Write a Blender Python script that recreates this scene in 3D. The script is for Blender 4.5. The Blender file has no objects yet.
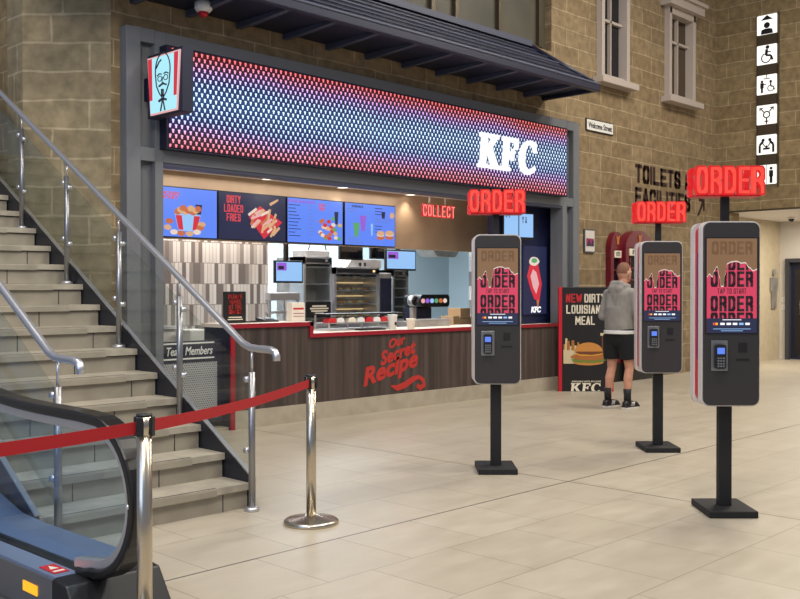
import bpy, bmesh, math, random
from math import sin, cos, pi, radians
from mathutils import Vector, Matrix
random.seed(7)
S = bpy.context.scene
COL = S.collection

# ---------------------------------------------------------------- camera
F = 965.0; H = 1.45; AZ = radians(44.25)
cd = bpy.data.cameras.new('camera'); cam = bpy.data.objects.new('camera', cd); COL.objects.link(cam)
cd.sensor_width = 36; cd.lens = 36 * F / 800; cd.clip_start = .05; cd.clip_end = 200
cam.location = (0, 0, H)
cam.rotation_euler = (radians(90 - .534), 0, AZ - pi / 2)
S.camera = cam
S.view_settings.view_transform = 'Standard'; S.view_settings.look = 'None'
S.view_settings.exposure = 0; S.view_settings.gamma = 1; S.view_settings.use_curve_mapping = False
FW = Vector((cos(AZ), sin(AZ), 0)); RT = Vector((sin(AZ), -cos(AZ), 0))
def at(px, py, Y):
    t = (px - 400) / F
    s = Y / (FW.y + RT.y * t)
    return Vector(((FW.x + RT.x * t) * s, Y, H + (290.5 - py) / F * s))

# ---------------------------------------------------------------- materials
def lin(c):
    c = c / 255
    return c / 12.92 if c <= .04045 else ((c + .055) / 1.055) ** 2.4
def rgb(c): return (lin(c[0]), lin(c[1]), lin(c[2]), 1)
M = {}
def mat(name, c, rough=.5, metal=0, emit=0, noise=0, nscale=6, bump=0, spec=.5, coat=0):
    m = bpy.data.materials.new(name); m.use_nodes = True; nt = m.node_tree
    b = nt.nodes['Principled BSDF']
    b.inputs['Base Color'].default_value = rgb(c)
    b.inputs['Roughness'].default_value = rough; b.inputs['Metallic'].default_value = metal
    b.inputs['Specular IOR Level'].default_value = spec
    if coat: b.inputs['Coat Weight'].default_value = coat
    if emit:
        b.inputs['Base Color'].default_value = (.02, .02, .02, 1)
        b.inputs['Emission Color'].default_value = rgb(c); b.inputs['Emission Strength'].default_value = emit
    tc = nt.nodes.new('ShaderNodeTexCoord'); n = nt.nodes.new('ShaderNodeTexNoise')
    n.inputs['Scale'].default_value = nscale; n.inputs['Detail'].default_value = 4
    nt.links.new(tc.outputs['Object'], n.inputs['Vector'])
    if noise:
        r = nt.nodes.new('ShaderNodeValToRGB'); e = r.color_ramp.elements
        e[0].position = .3; e[1].position = .7
        e[0].color = rgb([v * (1 - noise) for v in c]); e[1].color = rgb([min(255, v * (1 + noise)) for v in c])
        nt.links.new(n.outputs['Fac'], r.inputs['Fac']); nt.links.new(r.outputs['Color'], b.inputs['Base Color'])
    if bump:
        bp = nt.nodes.new('ShaderNodeBump'); bp.inputs['Strength'].default_value = bump; bp.inputs['Distance'].default_value = .01
        nt.links.new(n.outputs['Fac'], bp.inputs['Height']); nt.links.new(bp.outputs['Normal'], b.inputs['Normal'])
    M[name] = m; return m
class NT:
    def __init__(s, m): s.nt = m.node_tree; s.b = s.nt.nodes['Principled BSDF']
    def n(s, t, **k):
        x = s.nt.nodes.new(t)
        for a, v in k.items(): setattr(x, a, v)
        return x
    def l(s, a, b): s.nt.links.new(a, b)
    def math(s, op, a, b=None, c=None):
        x = s.n('ShaderNodeMath', operation=op)
        for i, v in enumerate((a, b, c)):
            if v is None: continue
            if isinstance(v, (int, float)): x.inputs[i].default_value = v
            else: s.l(v, x.inputs[i])
        return x.outputs[0]
    def mix(s, f, a, b, mode='MIX'):
        x = s.n('ShaderNodeMix', data_type='RGBA', blend_type=mode)
        for i, v in ((0, f), (6, a), (7, b)):
            if isinstance(v, (int, float, tuple)): x.inputs[i].default_value = v
            else: s.l(v, x.inputs[i])
        return x.outputs[2]
    def ramp(s, f, stops, const=False):
        r = s.n('ShaderNodeValToRGB'); e = r.color_ramp.elements
        if const: r.color_ramp.interpolation = 'CONSTANT'
        while len(e) < len(stops): e.new(.5)
        for i, (p, c) in enumerate(stops): e[i].position = p; e[i].color = rgb(c)
        s.l(f, r.inputs[0]); return r.outputs[0]

def stone(name, tx, ty, c1, c2, mortar, mort=.012, bw=.62, bh=.255):
    m = mat(name, c1, .9); k = NT(m)
    tc = k.n('ShaderNodeTexCoord'); sp = k.n('ShaderNodeSeparateXYZ'); k.l(tc.outputs['Object'], sp.inputs[0])
    u = k.math('ADD', k.math('MULTIPLY', sp.outputs[0], tx), k.math('MULTIPLY', sp.outputs[1], ty))
    nz0 = k.n('ShaderNodeTexNoise'); nz0.inputs['Scale'].default_value = 2.2; k.l(tc.outputs['Object'], nz0.inputs['Vector'])
    wob = k.math('MULTIPLY', k.math('SUBTRACT', nz0.outputs[0], .5), .05)
    u2 = k.math('ADD', u, wob); z2 = k.math('ADD', sp.outputs[2], wob)
    cb = k.n('ShaderNodeCombineXYZ'); k.l(u2, cb.inputs[0]); k.l(z2, cb.inputs[1])
    br = k.n('ShaderNodeTexBrick'); k.l(cb.outputs[0], br.inputs['Vector'])
    br.inputs['Color1'].default_value = rgb(c1); br.inputs['Color2'].default_value = rgb(c2); br.inputs['Mortar'].default_value = rgb(mortar)
    br.inputs['Scale'].default_value = 1; br.inputs['Mortar Size'].default_value = mort; br.inputs['Mortar Smooth'].default_value = .5
    br.inputs['Brick Width'].default_value = bw; br.inputs['Row Height'].default_value = bh; br.inputs['Bias'].default_value = -.1
    br.squash = 1.45; br.squash_frequency = 3
    nz = k.n('ShaderNodeTexNoise'); nz.inputs['Scale'].default_value = 9; nz.inputs['Detail'].default_value = 6; k.l(tc.outputs['Object'], nz.inputs['Vector'])
    var = k.ramp(nz.outputs[0], [(.3, (205, 205, 205)), (.7, (255, 255, 255))])
    k.l(k.mix(1.0, br.outputs['Color'], var, 'MULTIPLY'), k.b.inputs['Base Color'])
    hgt = k.math('ADD', k.math('MULTIPLY', br.outputs['Fac'], -.8), k.math('MULTIPLY', nz.outputs[0], .8))
    bp = k.n('ShaderNodeBump'); bp.inputs['Strength'].default_value = .4; bp.inputs['Distance'].default_value = .008
    k.l(hgt, bp.inputs['Height']); k.l(bp.outputs['Normal'], k.b.inputs['Normal'])
    return m
SC1, SC2 = (138, 117, 86), (155, 134, 101)
stone('stone_x', 1, 0, SC1, SC2, (176, 158, 124), .010)
stone('stone_y', 0, 1, (134, 114, 80), (150, 130, 94), (170, 152, 120), .010)
stone('stone_d', .7071, -.7071, (146, 132, 104), (158, 144, 114), (180, 166, 136), .014, .7, .27)

def floor_mat():
    m = mat('floor_tile', (196, 184, 160), .38); k = NT(m)
    tc = k.n('ShaderNodeTexCoord'); sp = k.n('ShaderNodeSeparateXYZ'); k.l(tc.outputs['Object'], sp.inputs[0])
    cb = k.n('ShaderNodeCombineXYZ')
    k.l(k.math('ADD', sp.outputs[0], .6 * 20 - 3.48), cb.inputs[0]); k.l(k.math('ADD', sp.outputs[1], .6 * 21 - 4.19 ), cb.inputs[1])
    br = k.n('ShaderNodeTexBrick'); k.l(cb.outputs[0], br.inputs['Vector'])
    br.inputs['Scale'].default_value = 1; br.inputs['Mortar Size'].default_value = .0022; br.inputs['Mortar Smooth'].default_value = .2
    br.inputs['Brick Width'].default_value = .6; br.inputs['Row Height'].default_value = .6; br.offset = .5; br.inputs['Bias'].default_value = 0
    br.inputs['Color1'].default_value = rgb((184, 175, 157)); br.inputs['Color2'].default_value = rgb((177, 168, 150)); br.inputs['Mortar'].default_value = rgb((112, 102, 88))
    mp = k.n('ShaderNodeMapping'); mp.inputs['Scale'].default_value = (1, 3, 1); k.l(tc.outputs['Object'], mp.inputs[0])
    nz = k.n('ShaderNodeTexNoise'); nz.inputs['Scale'].default_value = 2.5; nz.inputs['Detail'].default_value = 7; nz.inputs['Roughness'].default_value = .6; k.l(mp.outputs[0], nz.inputs['Vector'])
    var = k.ramp(nz.outputs[0], [(.3, (238, 236, 233)), (.7, (255, 255, 255))])
    c = k.mix(1.0, br.outputs['Color'], var, 'MULTIPLY')
    jy = k.math('LESS_THAN', k.math('ABSOLUTE', k.math('SUBTRACT', sp.outputs[1], 4.19)), .0065)
    jx = k.math('LESS_THAN', k.math('ABSOLUTE', k.math('SUBTRACT', sp.outputs[0], 6.13)), .006)
    c = k.mix(k.math('MAXIMUM', jx, jy), c, rgb((62, 52, 44)))
    k.l(c, k.b.inputs['Base Color'])
    k.l(k.math('ADD', k.math('MULTIPLY', nz.outputs[0], .2), .3), k.b.inputs['Roughness'])
floor_mat()

def wood():
    m = mat('wood_dark', (74, 62, 56), .45); k = NT(m)
    tc = k.n('ShaderNodeTexCoord'); mp = k.n('ShaderNodeMapping'); mp.inputs['Scale'].default_value = (14, 14, .5); k.l(tc.outputs['Object'], mp.inputs[0])
    nz = k.n('ShaderNodeTexNoise'); nz.inputs['Scale'].default_value = 1.0; nz.inputs['Detail'].default_value = 5; k.l(mp.outputs[0], nz.inputs['Vector'])
    k.l(k.ramp(nz.outputs[0], [(.3, (50, 42, 40)), (.5, (68, 57, 53)), (.72, (90, 78, 74))]), k.b.inputs['Base Color'])
wood()
def strip_tiles():
    m = mat('strip_tiles', (200, 195, 190), .35); k = NT(m)
    tc = k.n('ShaderNodeTexCoord'); sp = k.n('ShaderNodeSeparateXYZ'); k.l(tc.outputs['Object'], sp.inputs[0])
    row = k.math('FLOOR', k.math('DIVIDE', sp.outputs[2], .255))
    u = k.math('FLOOR', k.math('ADD', k.math('DIVIDE', sp.outputs[0], .052), k.math('MULTIPLY', row, .5)))
    cb = k.n('ShaderNodeCombineXYZ'); k.l(u, cb.inputs[0]); k.l(row, cb.inputs[1])
    wn = k.n('ShaderNodeTexWhiteNoise', noise_dimensions='2D'); k.l(cb.outputs[0], wn.inputs[0])
    c = k.ramp(wn.outputs[0], [(0, (238, 236, 234)), (.42, (214, 208, 203)), (.58, (136, 130, 128)), (.80, (166, 160, 157)), (.90, (244, 243, 241))], True)
    fr = k.math('FRACT', k.math('ADD', k.math('DIVIDE', sp.outputs[0], .052), k.math('MULTIPLY', row, .5)))
    fz = k.math('FRACT', k.math('DIVIDE', sp.outputs[2], .255))
    g = k.math('MAXIMUM', k.math('LESS_THAN', fr, .08), k.math('LESS_THAN', fz, .025))
    k.l(k.mix(g, c, rgb((150, 142, 136))), k.b.inputs['Base Color'])
strip_tiles()
def led():
    m = mat('led_display', (10, 10, 30), .4); k = NT(m)
    tc = k.n('ShaderNodeTexCoord'); sp = k.n('ShaderNodeSeparateXYZ'); k.l(tc.outputs['Object'], sp.inputs[0])
    px, pz = .066, .0485
    rz = k.math('DIVIDE', sp.outputs[2], pz); row = k.math('FLOOR', rz); v = k.math('FRACT', rz)
    uu = k.math('ADD', k.math('DIVIDE', sp.outputs[0], px), k.math('MULTIPLY', k.math('MODULO', row, 2), .5))
    u = k.math('ABSOLUTE', k.math('SUBTRACT', k.math('FRACT', uu), .5))
    top = k.math('MULTIPLY', k.math('LESS_THAN', u, .20), k.math('MULTIPLY', k.math('GREATER_THAN', v, .55), k.math('LESS_THAN', v, .90)))
    bot = k.math('MULTIPLY', k.math('LESS_THAN', u, .13), k.math('MULTIPLY', k.math('GREATER_THAN', v, .14), k.math('LESS_THAN', v, .56)))
    mask = k.math('MAXIMUM', top, bot)
    nz = k.n('ShaderNodeTexNoise'); nz.inputs['Scale'].default_value = 1.1; nz.inputs['Detail'].default_value = 1; k.l(tc.outputs['Object'], nz.inputs['Vector'])
    h = k.math('DIVIDE', sp.outputs[2], .985)
    h2 = k.math('ADD', h, k.math('MULTIPLY', k.math('SUBTRACT', nz.outputs[0], .5), .16))
    on = k.ramp(h2, [(.0, (250, 120, 130)), (.1, (255, 160, 185)), (.2, (235, 190, 255)), (.3, (190, 215, 255)), (.52, (228, 252, 255)), (.68, (200, 228, 255)), (.8, (225, 185, 255)), (.88, (250, 160, 190)), (.96, (245, 120, 120))])
    off = k.ramp(h2, [(.0, (40, 4, 12)), (.14, (34, 5, 30)), (.3, (8, 14, 70)), (.52, (12, 52, 104)), (.7, (8, 16, 72)), (.84, (36, 5, 38)), (.97, (60, 5, 9))])
    cc = k.mix(mask, off, on)
    k.l(cc, k.b.inputs['Emission Color']); k.b.inputs['Emission Strength'].default_value = 1.35
    k.b.inputs['Base Color'].default_value = rgb((8, 8, 20))
led()
def perf():
    m = mat('perforated_steel', (175, 175, 175), .4, .5); k = NT(m)
    tc = k.n('ShaderNodeTexCoord'); sp = k.n('ShaderNodeSeparateXYZ'); k.l(tc.outputs['Object'], sp.inputs[0])
    z = k.math('DIVIDE', sp.outputs[2], .022); row = k.math('FLOOR', z)
    u = k.math('SUBTRACT', k.math('FRACT', k.math('ADD', k.math('DIVIDE', sp.outputs[0], .026), k.math('MULTIPLY', k.math('MODULO', row, 2), .5))), .5)
    v = k.math('SUBTRACT', k.math('FRACT', z), .5)
    r = k.math('LESS_THAN', k.math('ADD', k.math('MULTIPLY', u, u), k.math('MULTIPLY', v, v)), .07)
    k.l(k.mix(r, rgb((186, 186, 188)), rgb((84, 84, 86))), k.b.inputs['Base Color'])
perf()
def glass(name, tint, refl, dust=0.0):
    m = bpy.data.materials.new(name); m.use_nodes = True; nt = m.node_tree; nt.nodes.clear()
    o = nt.nodes.new('ShaderNodeOutputMaterial'); t = nt.nodes.new('ShaderNodeBsdfTransparent'); t.inputs[0].default_value = rgb(tint)
    g = nt.nodes.new('ShaderNodeBsdfGlossy'); g.inputs['Roughness'].default_value = .02
    f = nt.nodes.new('ShaderNodeLayerWeight'); f.inputs[0].default_value = .25
    mu = nt.nodes.new('ShaderNodeMath'); mu.operation = 'MULTIPLY'; mu.inputs[1].default_value = refl * .25; nt.links.new(f.outputs[1], mu.inputs[0])
    x = nt.nodes.new('ShaderNodeMixShader'); nt.links.new(mu.outputs[0], x.inputs[0]); nt.links.new(t.outputs[0], x.inputs[1]); nt.links.new(g.outputs[0], x.inputs[2])
    nt.links.new(x.outputs[0], o.inputs[0]); M[name] = m
glass('glass', (244, 248, 248), .9); glass('glass_blue', (226, 240, 252), 1.4)
mat('steel', (205, 205, 208), .34, .85); mat('chrome', (200, 190, 172), .27, 1); mat('brushed', (150, 150, 152), .35, .85)
mat('steel_dull', (165, 160, 156), .42, .45, noise=.1); mat('deck_steel', (150, 166, 196), .36, .6)
mat('frame_grey', (108, 111, 116), .55, 0); mat('frame_dark', (74, 77, 84), .5); mat('slate', (38, 41, 60), .4, .1); mat('slate_light', (72, 76, 94), .5, .1)
mat('rubber', (22, 21, 21), .3); mat('black', (24, 23, 25), .42); mat('black_matte', (20, 20, 22), .7); mat('kiosk_black', (52, 49, 50), .38)
mat('white', (225, 224, 220), .5); mat('white_panel', (215, 210, 205), .35); mat('cream', (232, 222, 206), .5); mat('off_white', (205, 200, 192), .6)
mat('step', (154, 146, 130), .6, noise=.06, nscale=5); mat('step_nosing', (166, 158, 142), .55, noise=.07, nscale=8); mat('string_dark', (44, 46, 54), .4, .3)
mat('red', (190, 20, 40), .45); mat('red_trim', (150, 20, 40), .4); mat('belt_red', (175, 22, 30), .7); mat('navy', (24, 30, 62), .45); mat('navy_deep', (22, 26, 50), .5)
mat('plinth', (170, 160, 142), .5, noise=.05); mat('bulkhead', (184, 156, 126), .6, noise=.04, nscale=3); mat('ceiling_white', (232, 228, 226), .7)
mat('kitchen_wall', (176, 194, 204), .5); mat('burgundy', (104, 14, 32), .35); mat('card', (176, 142, 104), .8); mat('purple_strip', (140, 40, 90), .4)
mat('skin', (196, 142, 116), .55, noise=.04, nscale=14); mat('hoodie', (138, 134, 128), .95, noise=.07, nscale=9, bump=.3); mat('shorts', (18, 18, 22), .9); mat('hair', (120, 84, 66), .9, noise=.1, nscale=60)
mat('door_grey', (60, 62, 68), .5); mat('jamb_beige', (190, 176, 148), .7, noise=.03); mat('board_black', (26, 24, 26), .4); mat('window_dark', (74, 70, 56), .5, 0, noise=.12, nscale=2); mat('sash', (176, 164, 154), .6); mat('wall_ink', (52, 30, 32), .5); mat('bronze', (86, 76, 62), .4, .6)
mat('dark_glass', (18, 20, 28), .06); mat('mirror_dark', (120, 110, 95), .05, 1)
for n, c, e in [('em_red', (255, 42, 34), 1.6), ('em_white', (255, 255, 255), 1.1), ('em_blue', (92, 134, 246), 1.0), ('em_navy', (20, 28, 66), 1), ('em_pale', (150, 196, 246), 1),
                ('em_lamp', (255, 246, 230), 3), ('em_bucket', (170, 232, 246), 1.05), ('em_pink', (222, 62, 96), .9), ('em_brown', (150, 112, 76), .75), ('em_brown2', (128, 92, 60), .75), ('em_cream', (240, 220, 205), .9),
                ('em_ink', (34, 10, 20), 1), ('em_yellow', (255, 176, 20), 1.3), ('em_bred', (214, 40, 60), .95), ('em_orange', (206, 110, 66), .9), ('em_tan', (226, 176, 130), .9), ('em_green', (96, 170, 110), .9),
                ('em_violet', (150, 90, 210), 1), ('em_sign', (255, 250, 240), 1.25), ('em_warm', (255, 214, 150), 1.4), ('em_grey', (110, 130, 200), .9), ('em_coral', (226, 76, 84), .95), ('em_pinkwhite', (250, 190, 190), .8), ('em_blk', (14, 16, 40), 1), ('em_neon_side', (214, 22, 24), 1), ('em_hot2', (255, 150, 140), 1.1), ('em_hot', (255, 74, 60), 1)]:
    mat(n, c, .4, emit=e)
for n, c in [('p_white', (232, 222, 200)), ('p_red', (196, 36, 44)), ('p_bun', (196, 132, 60)), ('p_patty', (110, 62, 34)), ('p_green', (110, 130, 50)), ('p_cheese', (226, 160, 50)), ('p_chick', (168, 104, 48)), ('p_black', (14, 14, 18)), ('p_redtext', (184, 48, 42)), ('p_pale', (206, 190, 150))]:
    mat(n, c, .5)

# ---------------------------------------------------------------- mesh helpers
class MB:
    def __init__(s): s.bm = bmesh.new(); s.mats = []
    def mi(s, m):
        if m not in s.mats: s.mats.append(m)
        return s.mats.index(m)
    def _add(s, vs, fs, m, smooth=False):
        v = [s.bm.verts.new(p) for p in vs]; i = s.mi(m)
        for f in fs:
            try:
                q = s.bm.faces.new([v[k] for k in f]); q.material_index = i; q.smooth = smooth
            except ValueError: pass
        return v
    def box(s, x0, x1, y0, y1, z0, z1, m, bev=0):
        if x0 > x1: x0, x1 = x1, x0
        if y0 > y1: y0, y1 = y1, y0
        if z0 > z1: z0, z1 = z1, z0
        vs = [(x0, y0, z0), (x1, y0, z0), (x1, y1, z0), (x0, y1, z0), (x0, y0, z1), (x1, y0, z1), (x1, y1, z1), (x0, y1, z1)]
        v = s._add(vs, [(0, 3, 2, 1), (4, 5, 6, 7), (0, 1, 5, 4), (1, 2, 6, 5), (2, 3, 7, 6), (3, 0, 4, 7)], m)
        if bev:
            es = {e for q in v for e in q.link_edges}
            bmesh.ops.bevel(s.bm, geom=list(es), offset=bev, segments=2, affect='EDGES', profile=.5, clamp_overlap=True)
        return s
    def prism(s, poly, axis, a, b, m):
        # poly: 2-D points; axis 'y': (x,z) pushed from y=a to b ; 'x': (y,z) ; 'z': (x,y)
        f = {'y': lambda p, t: (p[0], t, p[1]), 'x': lambda p, t: (t, p[0], p[1]), 'z': lambda p, t: (p[0], p[1], t)}[axis]
        n = len(poly); vs = [f(p, a) for p in poly] + [f(p, b) for p in poly]
        fs = [tuple(range(n)), tuple(range(2 * n - 1, n - 1, -1))] + [(i, i + n, (i + 1) % n + n, (i + 1) % n) for i in range(n)]
        v = s._add(vs, fs, m)
        return s
    def cyl(s, p0, p1, r, m, r1=None, seg=20, cap=True):
        return s.tube([p0, p1], [r, r if r1 is None else r1], m, seg, cap)
    def tube(s, pts, r, m, seg=12, cap=True, sx=1.0, up=None, closed=False):
        pts = [Vector(p) for p in pts]; n = len(pts); R = r if isinstance(r, (list, tuple)) else [r] * n
        rings = []; pu = Vector(up) if up else None
        for i, p in enumerate(pts):
            if closed: d = (pts[(i + 1) % n] - pts[i - 1])
            else: d = (pts[min(i + 1, n - 1)] - pts[max(i - 1, 0)])
            d.normalize()
            if pu is None:
                pu = Vector((0, 0, 1)) if abs(d.z) < .9 else Vector((1, 0, 0))
            a = d.cross(pu)
            if a.length < 1e-6: a = d.orthogonal()
            a.normalize(); b = a.cross(d).normalized()
            if not up: pu = b
            rings.append([tuple(p + a * (cos(2 * pi * k / seg) * R[i] * sx) + b * (sin(2 * pi * k / seg) * R[i])) for k in range(seg)])
        vs = [q for g in rings for q in g]; fs = []
        for i in range(n if closed else n - 1):
            j = (i + 1) % n
            for k in range(seg): fs.append((i * seg + k, i * seg + (k + 1) % seg, j * seg + (k + 1) % seg, j * seg + k))
        if cap and not closed: fs += [tuple(range(seg - 1, -1, -1)), tuple((n - 1) * seg + k for k in range(seg))]
        s._add(vs, fs, m, True); return s
    def lathe(s, c, prof, m, seg=28):
        vs = []; fs = []; n = len(prof)
        for k in range(seg):
            a = 2 * pi * k / seg
            for r, z in prof: vs.append((c[0] + r * cos(a), c[1] + r * sin(a), c[2] + z))
        for k in range(seg):
            q = (k + 1) % seg
            for i in range(n - 1): fs.append((k * n + i, q * n + i, q * n + i + 1, k * n + i + 1))
        v = s._add(vs, fs, m, True)
        s._add([(c[0] + prof[0][0] * cos(2 * pi * k / seg), c[1] + prof[0][0] * sin(2 * pi * k / seg), c[2] + prof[0][1]) for k in range(seg)], [tuple(range(seg - 1, -1, -1))], m)
        s._add([(c[0] + prof[-1][0] * cos(2 * pi * k / seg), c[1] + prof[-1][0] * sin(2 * pi * k / seg), c[2] + prof[-1][1]) for k in range(seg)], [tuple(range(seg))], m)
        return s
    def ball(s, c, r, m, sc=(1, 1, 1), seg=20):
        rings = seg // 2; vs = []; fs = []
        for i in range(rings + 1):
            t = pi * i / rings
            for k in range(seg): vs.append((c[0] + r * sc[0] * sin(t) * cos(2 * pi * k / seg), c[1] + r * sc[1] * sin(t) * sin(2 * pi * k / seg), c[2] + r * sc[2] * cos(t)))
        for i in range(rings):
            for k in range(seg): fs.append((i * seg + k, (i + 1) * seg + k, (i + 1) * seg + (k + 1) % seg, i * seg + (k + 1) % seg))
        s._add(vs, fs, m, True); return s
    def mesh(s, name):
        bmesh.ops.remove_doubles(s.bm, verts=s.bm.verts, dist=1e-6)
        bmesh.ops.recalc_face_normals(s.bm, faces=s.bm.faces)
        me = bpy.data.meshes.new(name); s.bm.to_mesh(me); s.bm.free()
        for m in s.mats: me.materials.append(M[m])
        return me
    def build(s, name, parent=None, label=None, bevel=0):
        o = bpy.data.objects.new(name, s.mesh(name)); COL.objects.link(o)
        if parent: o.parent = parent
        if label: o['label'] = label
        if bevel:
            b = o.modifiers.new('bevel', 'BEVEL'); b.width = bevel; b.segments = 2; b.limit_method = 'ANGLE'; b.angle_limit = radians(40)
        return o
def thing(name, label, cat, loc=(0, 0, 0), rz=0, group=None):
    o = bpy.data.objects.new(name, None); COL.objects.link(o); o.location = loc; o.rotation_euler = (0, 0, rz)
    o['label'] = label; o['category'] = cat; o.empty_display_size = .1
    if group: o['group'] = group
    return o
def tag(o, label, cat, group=None):
    o['label'] = label; o['category'] = cat
    if group: o['group'] = group
    return o
def struct(o): o['kind'] = 'structure'; return o
def kids(o): return [c for c in bpy.data.objects if c.parent == o]
def copy_tree(o, parent=None):
    c = o.copy(); COL.objects.link(c)
    if parent: c.parent = parent
    for ch in kids(o): copy_tree(ch, c)
    return c
def text_mesh(body, w, h, depth, bold=.0, shear=0, spacing=1.0, sharp=True):
    cu = bpy.data.curves.new('t', 'FONT'); cu.body = body; cu.size = 1; cu.extrude = .01; cu.offset = bold; cu.shear = shear; cu.space_character = spacing; cu.resolution_u = 3
    cu.space_line = .85; cu.align_x = 'CENTER'
    ob = bpy.data.objects.new('t', cu); me = bpy.data.meshes.new_from_object(ob)
    bpy.data.objects.remove(ob); bpy.data.curves.remove(cu)
    xs = [v.co.x for v in me.vertices]; ys = [v.co.y for v in me.vertices]
    x0, x1, y0, y1 = min(xs), max(xs), min(ys), max(ys)
    for v in me.vertices:
        v.co = ((v.co.x - (x0 + x1) / 2) / (x1 - x0) * w, -depth / 2 - (v.co.z / .02) * depth, (v.co.y - (y0 + y1) / 2) / (y1 - y0) * h)
    return me
def text(name, body, w, h, loc, m, parent=None, depth=.002, bold=.02, rz=0, tilt=0, shear=0, spacing=1.0):
    """lettering standing in a vertical plane, centred at loc, back face touching the plane, faces -Y before rz"""
    me = text_mesh(body, w, h, depth, bold, shear, spacing); me.materials.append(M[m])
    o = bpy.data.objects.new(name, me); COL.objects.link(o)
    if parent: o.parent = parent
    o.matrix_local = Matrix.Translation(loc) @ Matrix.Rotation(rz, 4, 'Z') @ Matrix.Rotation(-tilt, 4, 'Y')
    return o
STROKES = {
'O': [[(0,.2),(0,.8),(.2,1),(.8,1),(1,.8),(1,.2),(.8,0),(.2,0),(0,.2)]], 'R': [[(0,0),(0,1),(.75,1),(1,.87),(1,.63),(.75,.5),(0,.5)], [(.65,.5),(1,.3),(1,0)]],
'D': [[(0,0),(0,1),(.7,1),(1,.82),(1,.18),(.7,0),(0,0)]], 'E': [[(1,0),(0,0),(0,1),(1,1)], [(0,.5),(.85,.5)]], 'F': [[(0,0),(0,1),(1,1)], [(0,.5),(.85,.5)]],
'T': [[(0,1),(1,1)], [(.5,1),(.5,0)]], 'A': [[(0,0),(.5,1),(1,0)], [(.2,.28),(.8,.28)]], 'P': [[(0,0),(0,1),(.75,1),(1,.87),(1,.6),(.75,.45),(0,.45)]],
'S': [[(1,.75),(1,.85),(.8,1),(.2,1),(0,.85),(0,.65),(.2,.53),(.8,.47),(1,.35),(1,.15),(.8,0),(.2,0),(0,.15),(0,.25)]], 'N': [[(0,0),(0,1),(1,0),(1,1)]],
'W': [[(0,1),(.22,0),(.5,.8),(.78,0),(1,1)]], 'M': [[(0,0),(0,1),(.5,.3),(1,1),(1,0)]], 'I': [[(.5,0),(.5,1)]], 'Y': [[(0,1),(.5,.5),(1,1)], [(.5,.5),(.5,0)]],
'U': [[(0,1),(0,.2),(.2,0),(.8,0),(1,.2),(1,1)]], 'L': [[(0,1),(0,0),(1,0)]], 'C': [[(1,.7),(1,.82),(.8,1),(.2,1),(0,.82),(0,.18),(.2,0),(.8,0),(1,.18),(1,.3)]],
'K': [[(0,0),(0,1)], [(1,1),(0,.45)], [(.3,.6),(1,0)]], 'H': [[(0,0),(0,1)], [(1,0),(1,1)], [(0,.5),(1,.5)]], 'G': [[(1,.7),(1,.82),(.8,1),(.2,1),(0,.82),(0,.18),(.2,0),(.8,0),(1,.18),(1,.45),(.6,.45)]],
'V': [[(0,1),(.5,0),(1,1)]], 'B': [[(0,0),(0,1),(.7,1),(1,.85),(1,.65),(.7,.5),(0,.5)], [(.7,.5),(1,.37),(1,.15),(.7,0),(0,0)]], 'J': [[(1,1),(1,.18),(.8,0),(.2,0),(0,.18)]],
'8': [[(.2,1),(.8,1),(1,.85),(1,.65),(.8,.53),(.2,.53),(0,.65),(0,.85),(.2,1)], [(.2,.53),(0,.38),(0,.15),(.2,0),(.8,0),(1,.15),(1,.38),(.8,.53)]],
'&': [[(1,0),(.15,.75),(.2,.95),(.5,1),(.7,.85),(.6,.68),(.1,.35),(.1,.12),(.35,0),(.7,.08),(1,.45)]]}
def block(name, body, w, h, loc, m, parent=None, depth=.002, pen=.3, gap=.2, rz=0, lead=.16, ratio=None):
    """condensed poster capitals drawn with a broad pen; every line is fitted to the width of its letters"""
    rows = body.split('\n'); n = len(rows); lh = h / (n + lead * (n - 1)) if n > 1 else h
    def adv(c): return .5 if c == ' ' else (pen * 1.0 if c == 'I' else (1.35 if c in 'MW' else 1))
    wid = [sum(adv(c) + gap for c in r) - gap for r in rows]; k = w / max(wid); b = MB(); hp = pen * k * .5; vp = min(hp, lh * .11)
    for r, wd, i in zip(rows, wid, range(n)):
        x = -wd * k / 2; zb = h / 2 - lh * (i + 1) - lh * lead * i
        for c in r:
            a = adv(c) * k
            for st in STROKES.get(c, []):
                P = [(x + hp + u * (a - 2 * hp), zb + vp + v * (lh - 2 * vp)) for u, v in st]
                if c == 'I': P = [(x + a / 2, zb + vp), (x + a / 2, zb + lh - vp)]
                for (x0, z0), (x1, z1) in zip(P, P[1:]):
                    # parallelogram swept by a rectangular pen hp x vp: convex hull of two rectangles
                    pts = [(q[0] + sx * hp, q[1] + sz * vp) for q in ((x0, z0), (x1, z1)) for sx in (-1, 1) for sz in (-1, 1)]
                    pts = sorted(set((round(p[0], 6), round(p[1], 6)) for p in pts)); lo, up = [], []
                    for p in pts:
                        while len(lo) > 1 and (lo[-1][0] - lo[-2][0]) * (p[1] - lo[-2][1]) - (lo[-1][1] - lo[-2][1]) * (p[0] - lo[-2][0]) <= 0: lo.pop()
                        lo.append(p)
                    for p in reversed(pts):
                        while len(up) > 1 and (up[-1][0] - up[-2][0]) * (p[1] - up[-2][1]) - (up[-1][1] - up[-2][1]) * (p[0] - up[-2][0]) <= 0: up.pop()
                        up.append(p)
                    b.prism(lo[:-1] + up[:-1], 'y', -depth, 0, m)
            x += a + gap * k
    # overlapping strokes of one letter are fused by a shared plane; keep every vertex
    me = bpy.data.meshes.new(name); bmesh.ops.recalc_face_normals(b.bm, faces=b.bm.faces); b.bm.to_mesh(me); b.bm.free(); me.materials.append(M[m])
    o = bpy.data.objects.new(name, me); COL.objects.link(o)
    if parent: o.parent = parent
    o.matrix_local = Matrix.Translation(loc) @ Matrix.Rotation(rz, 4, 'Z')
    return o
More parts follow.
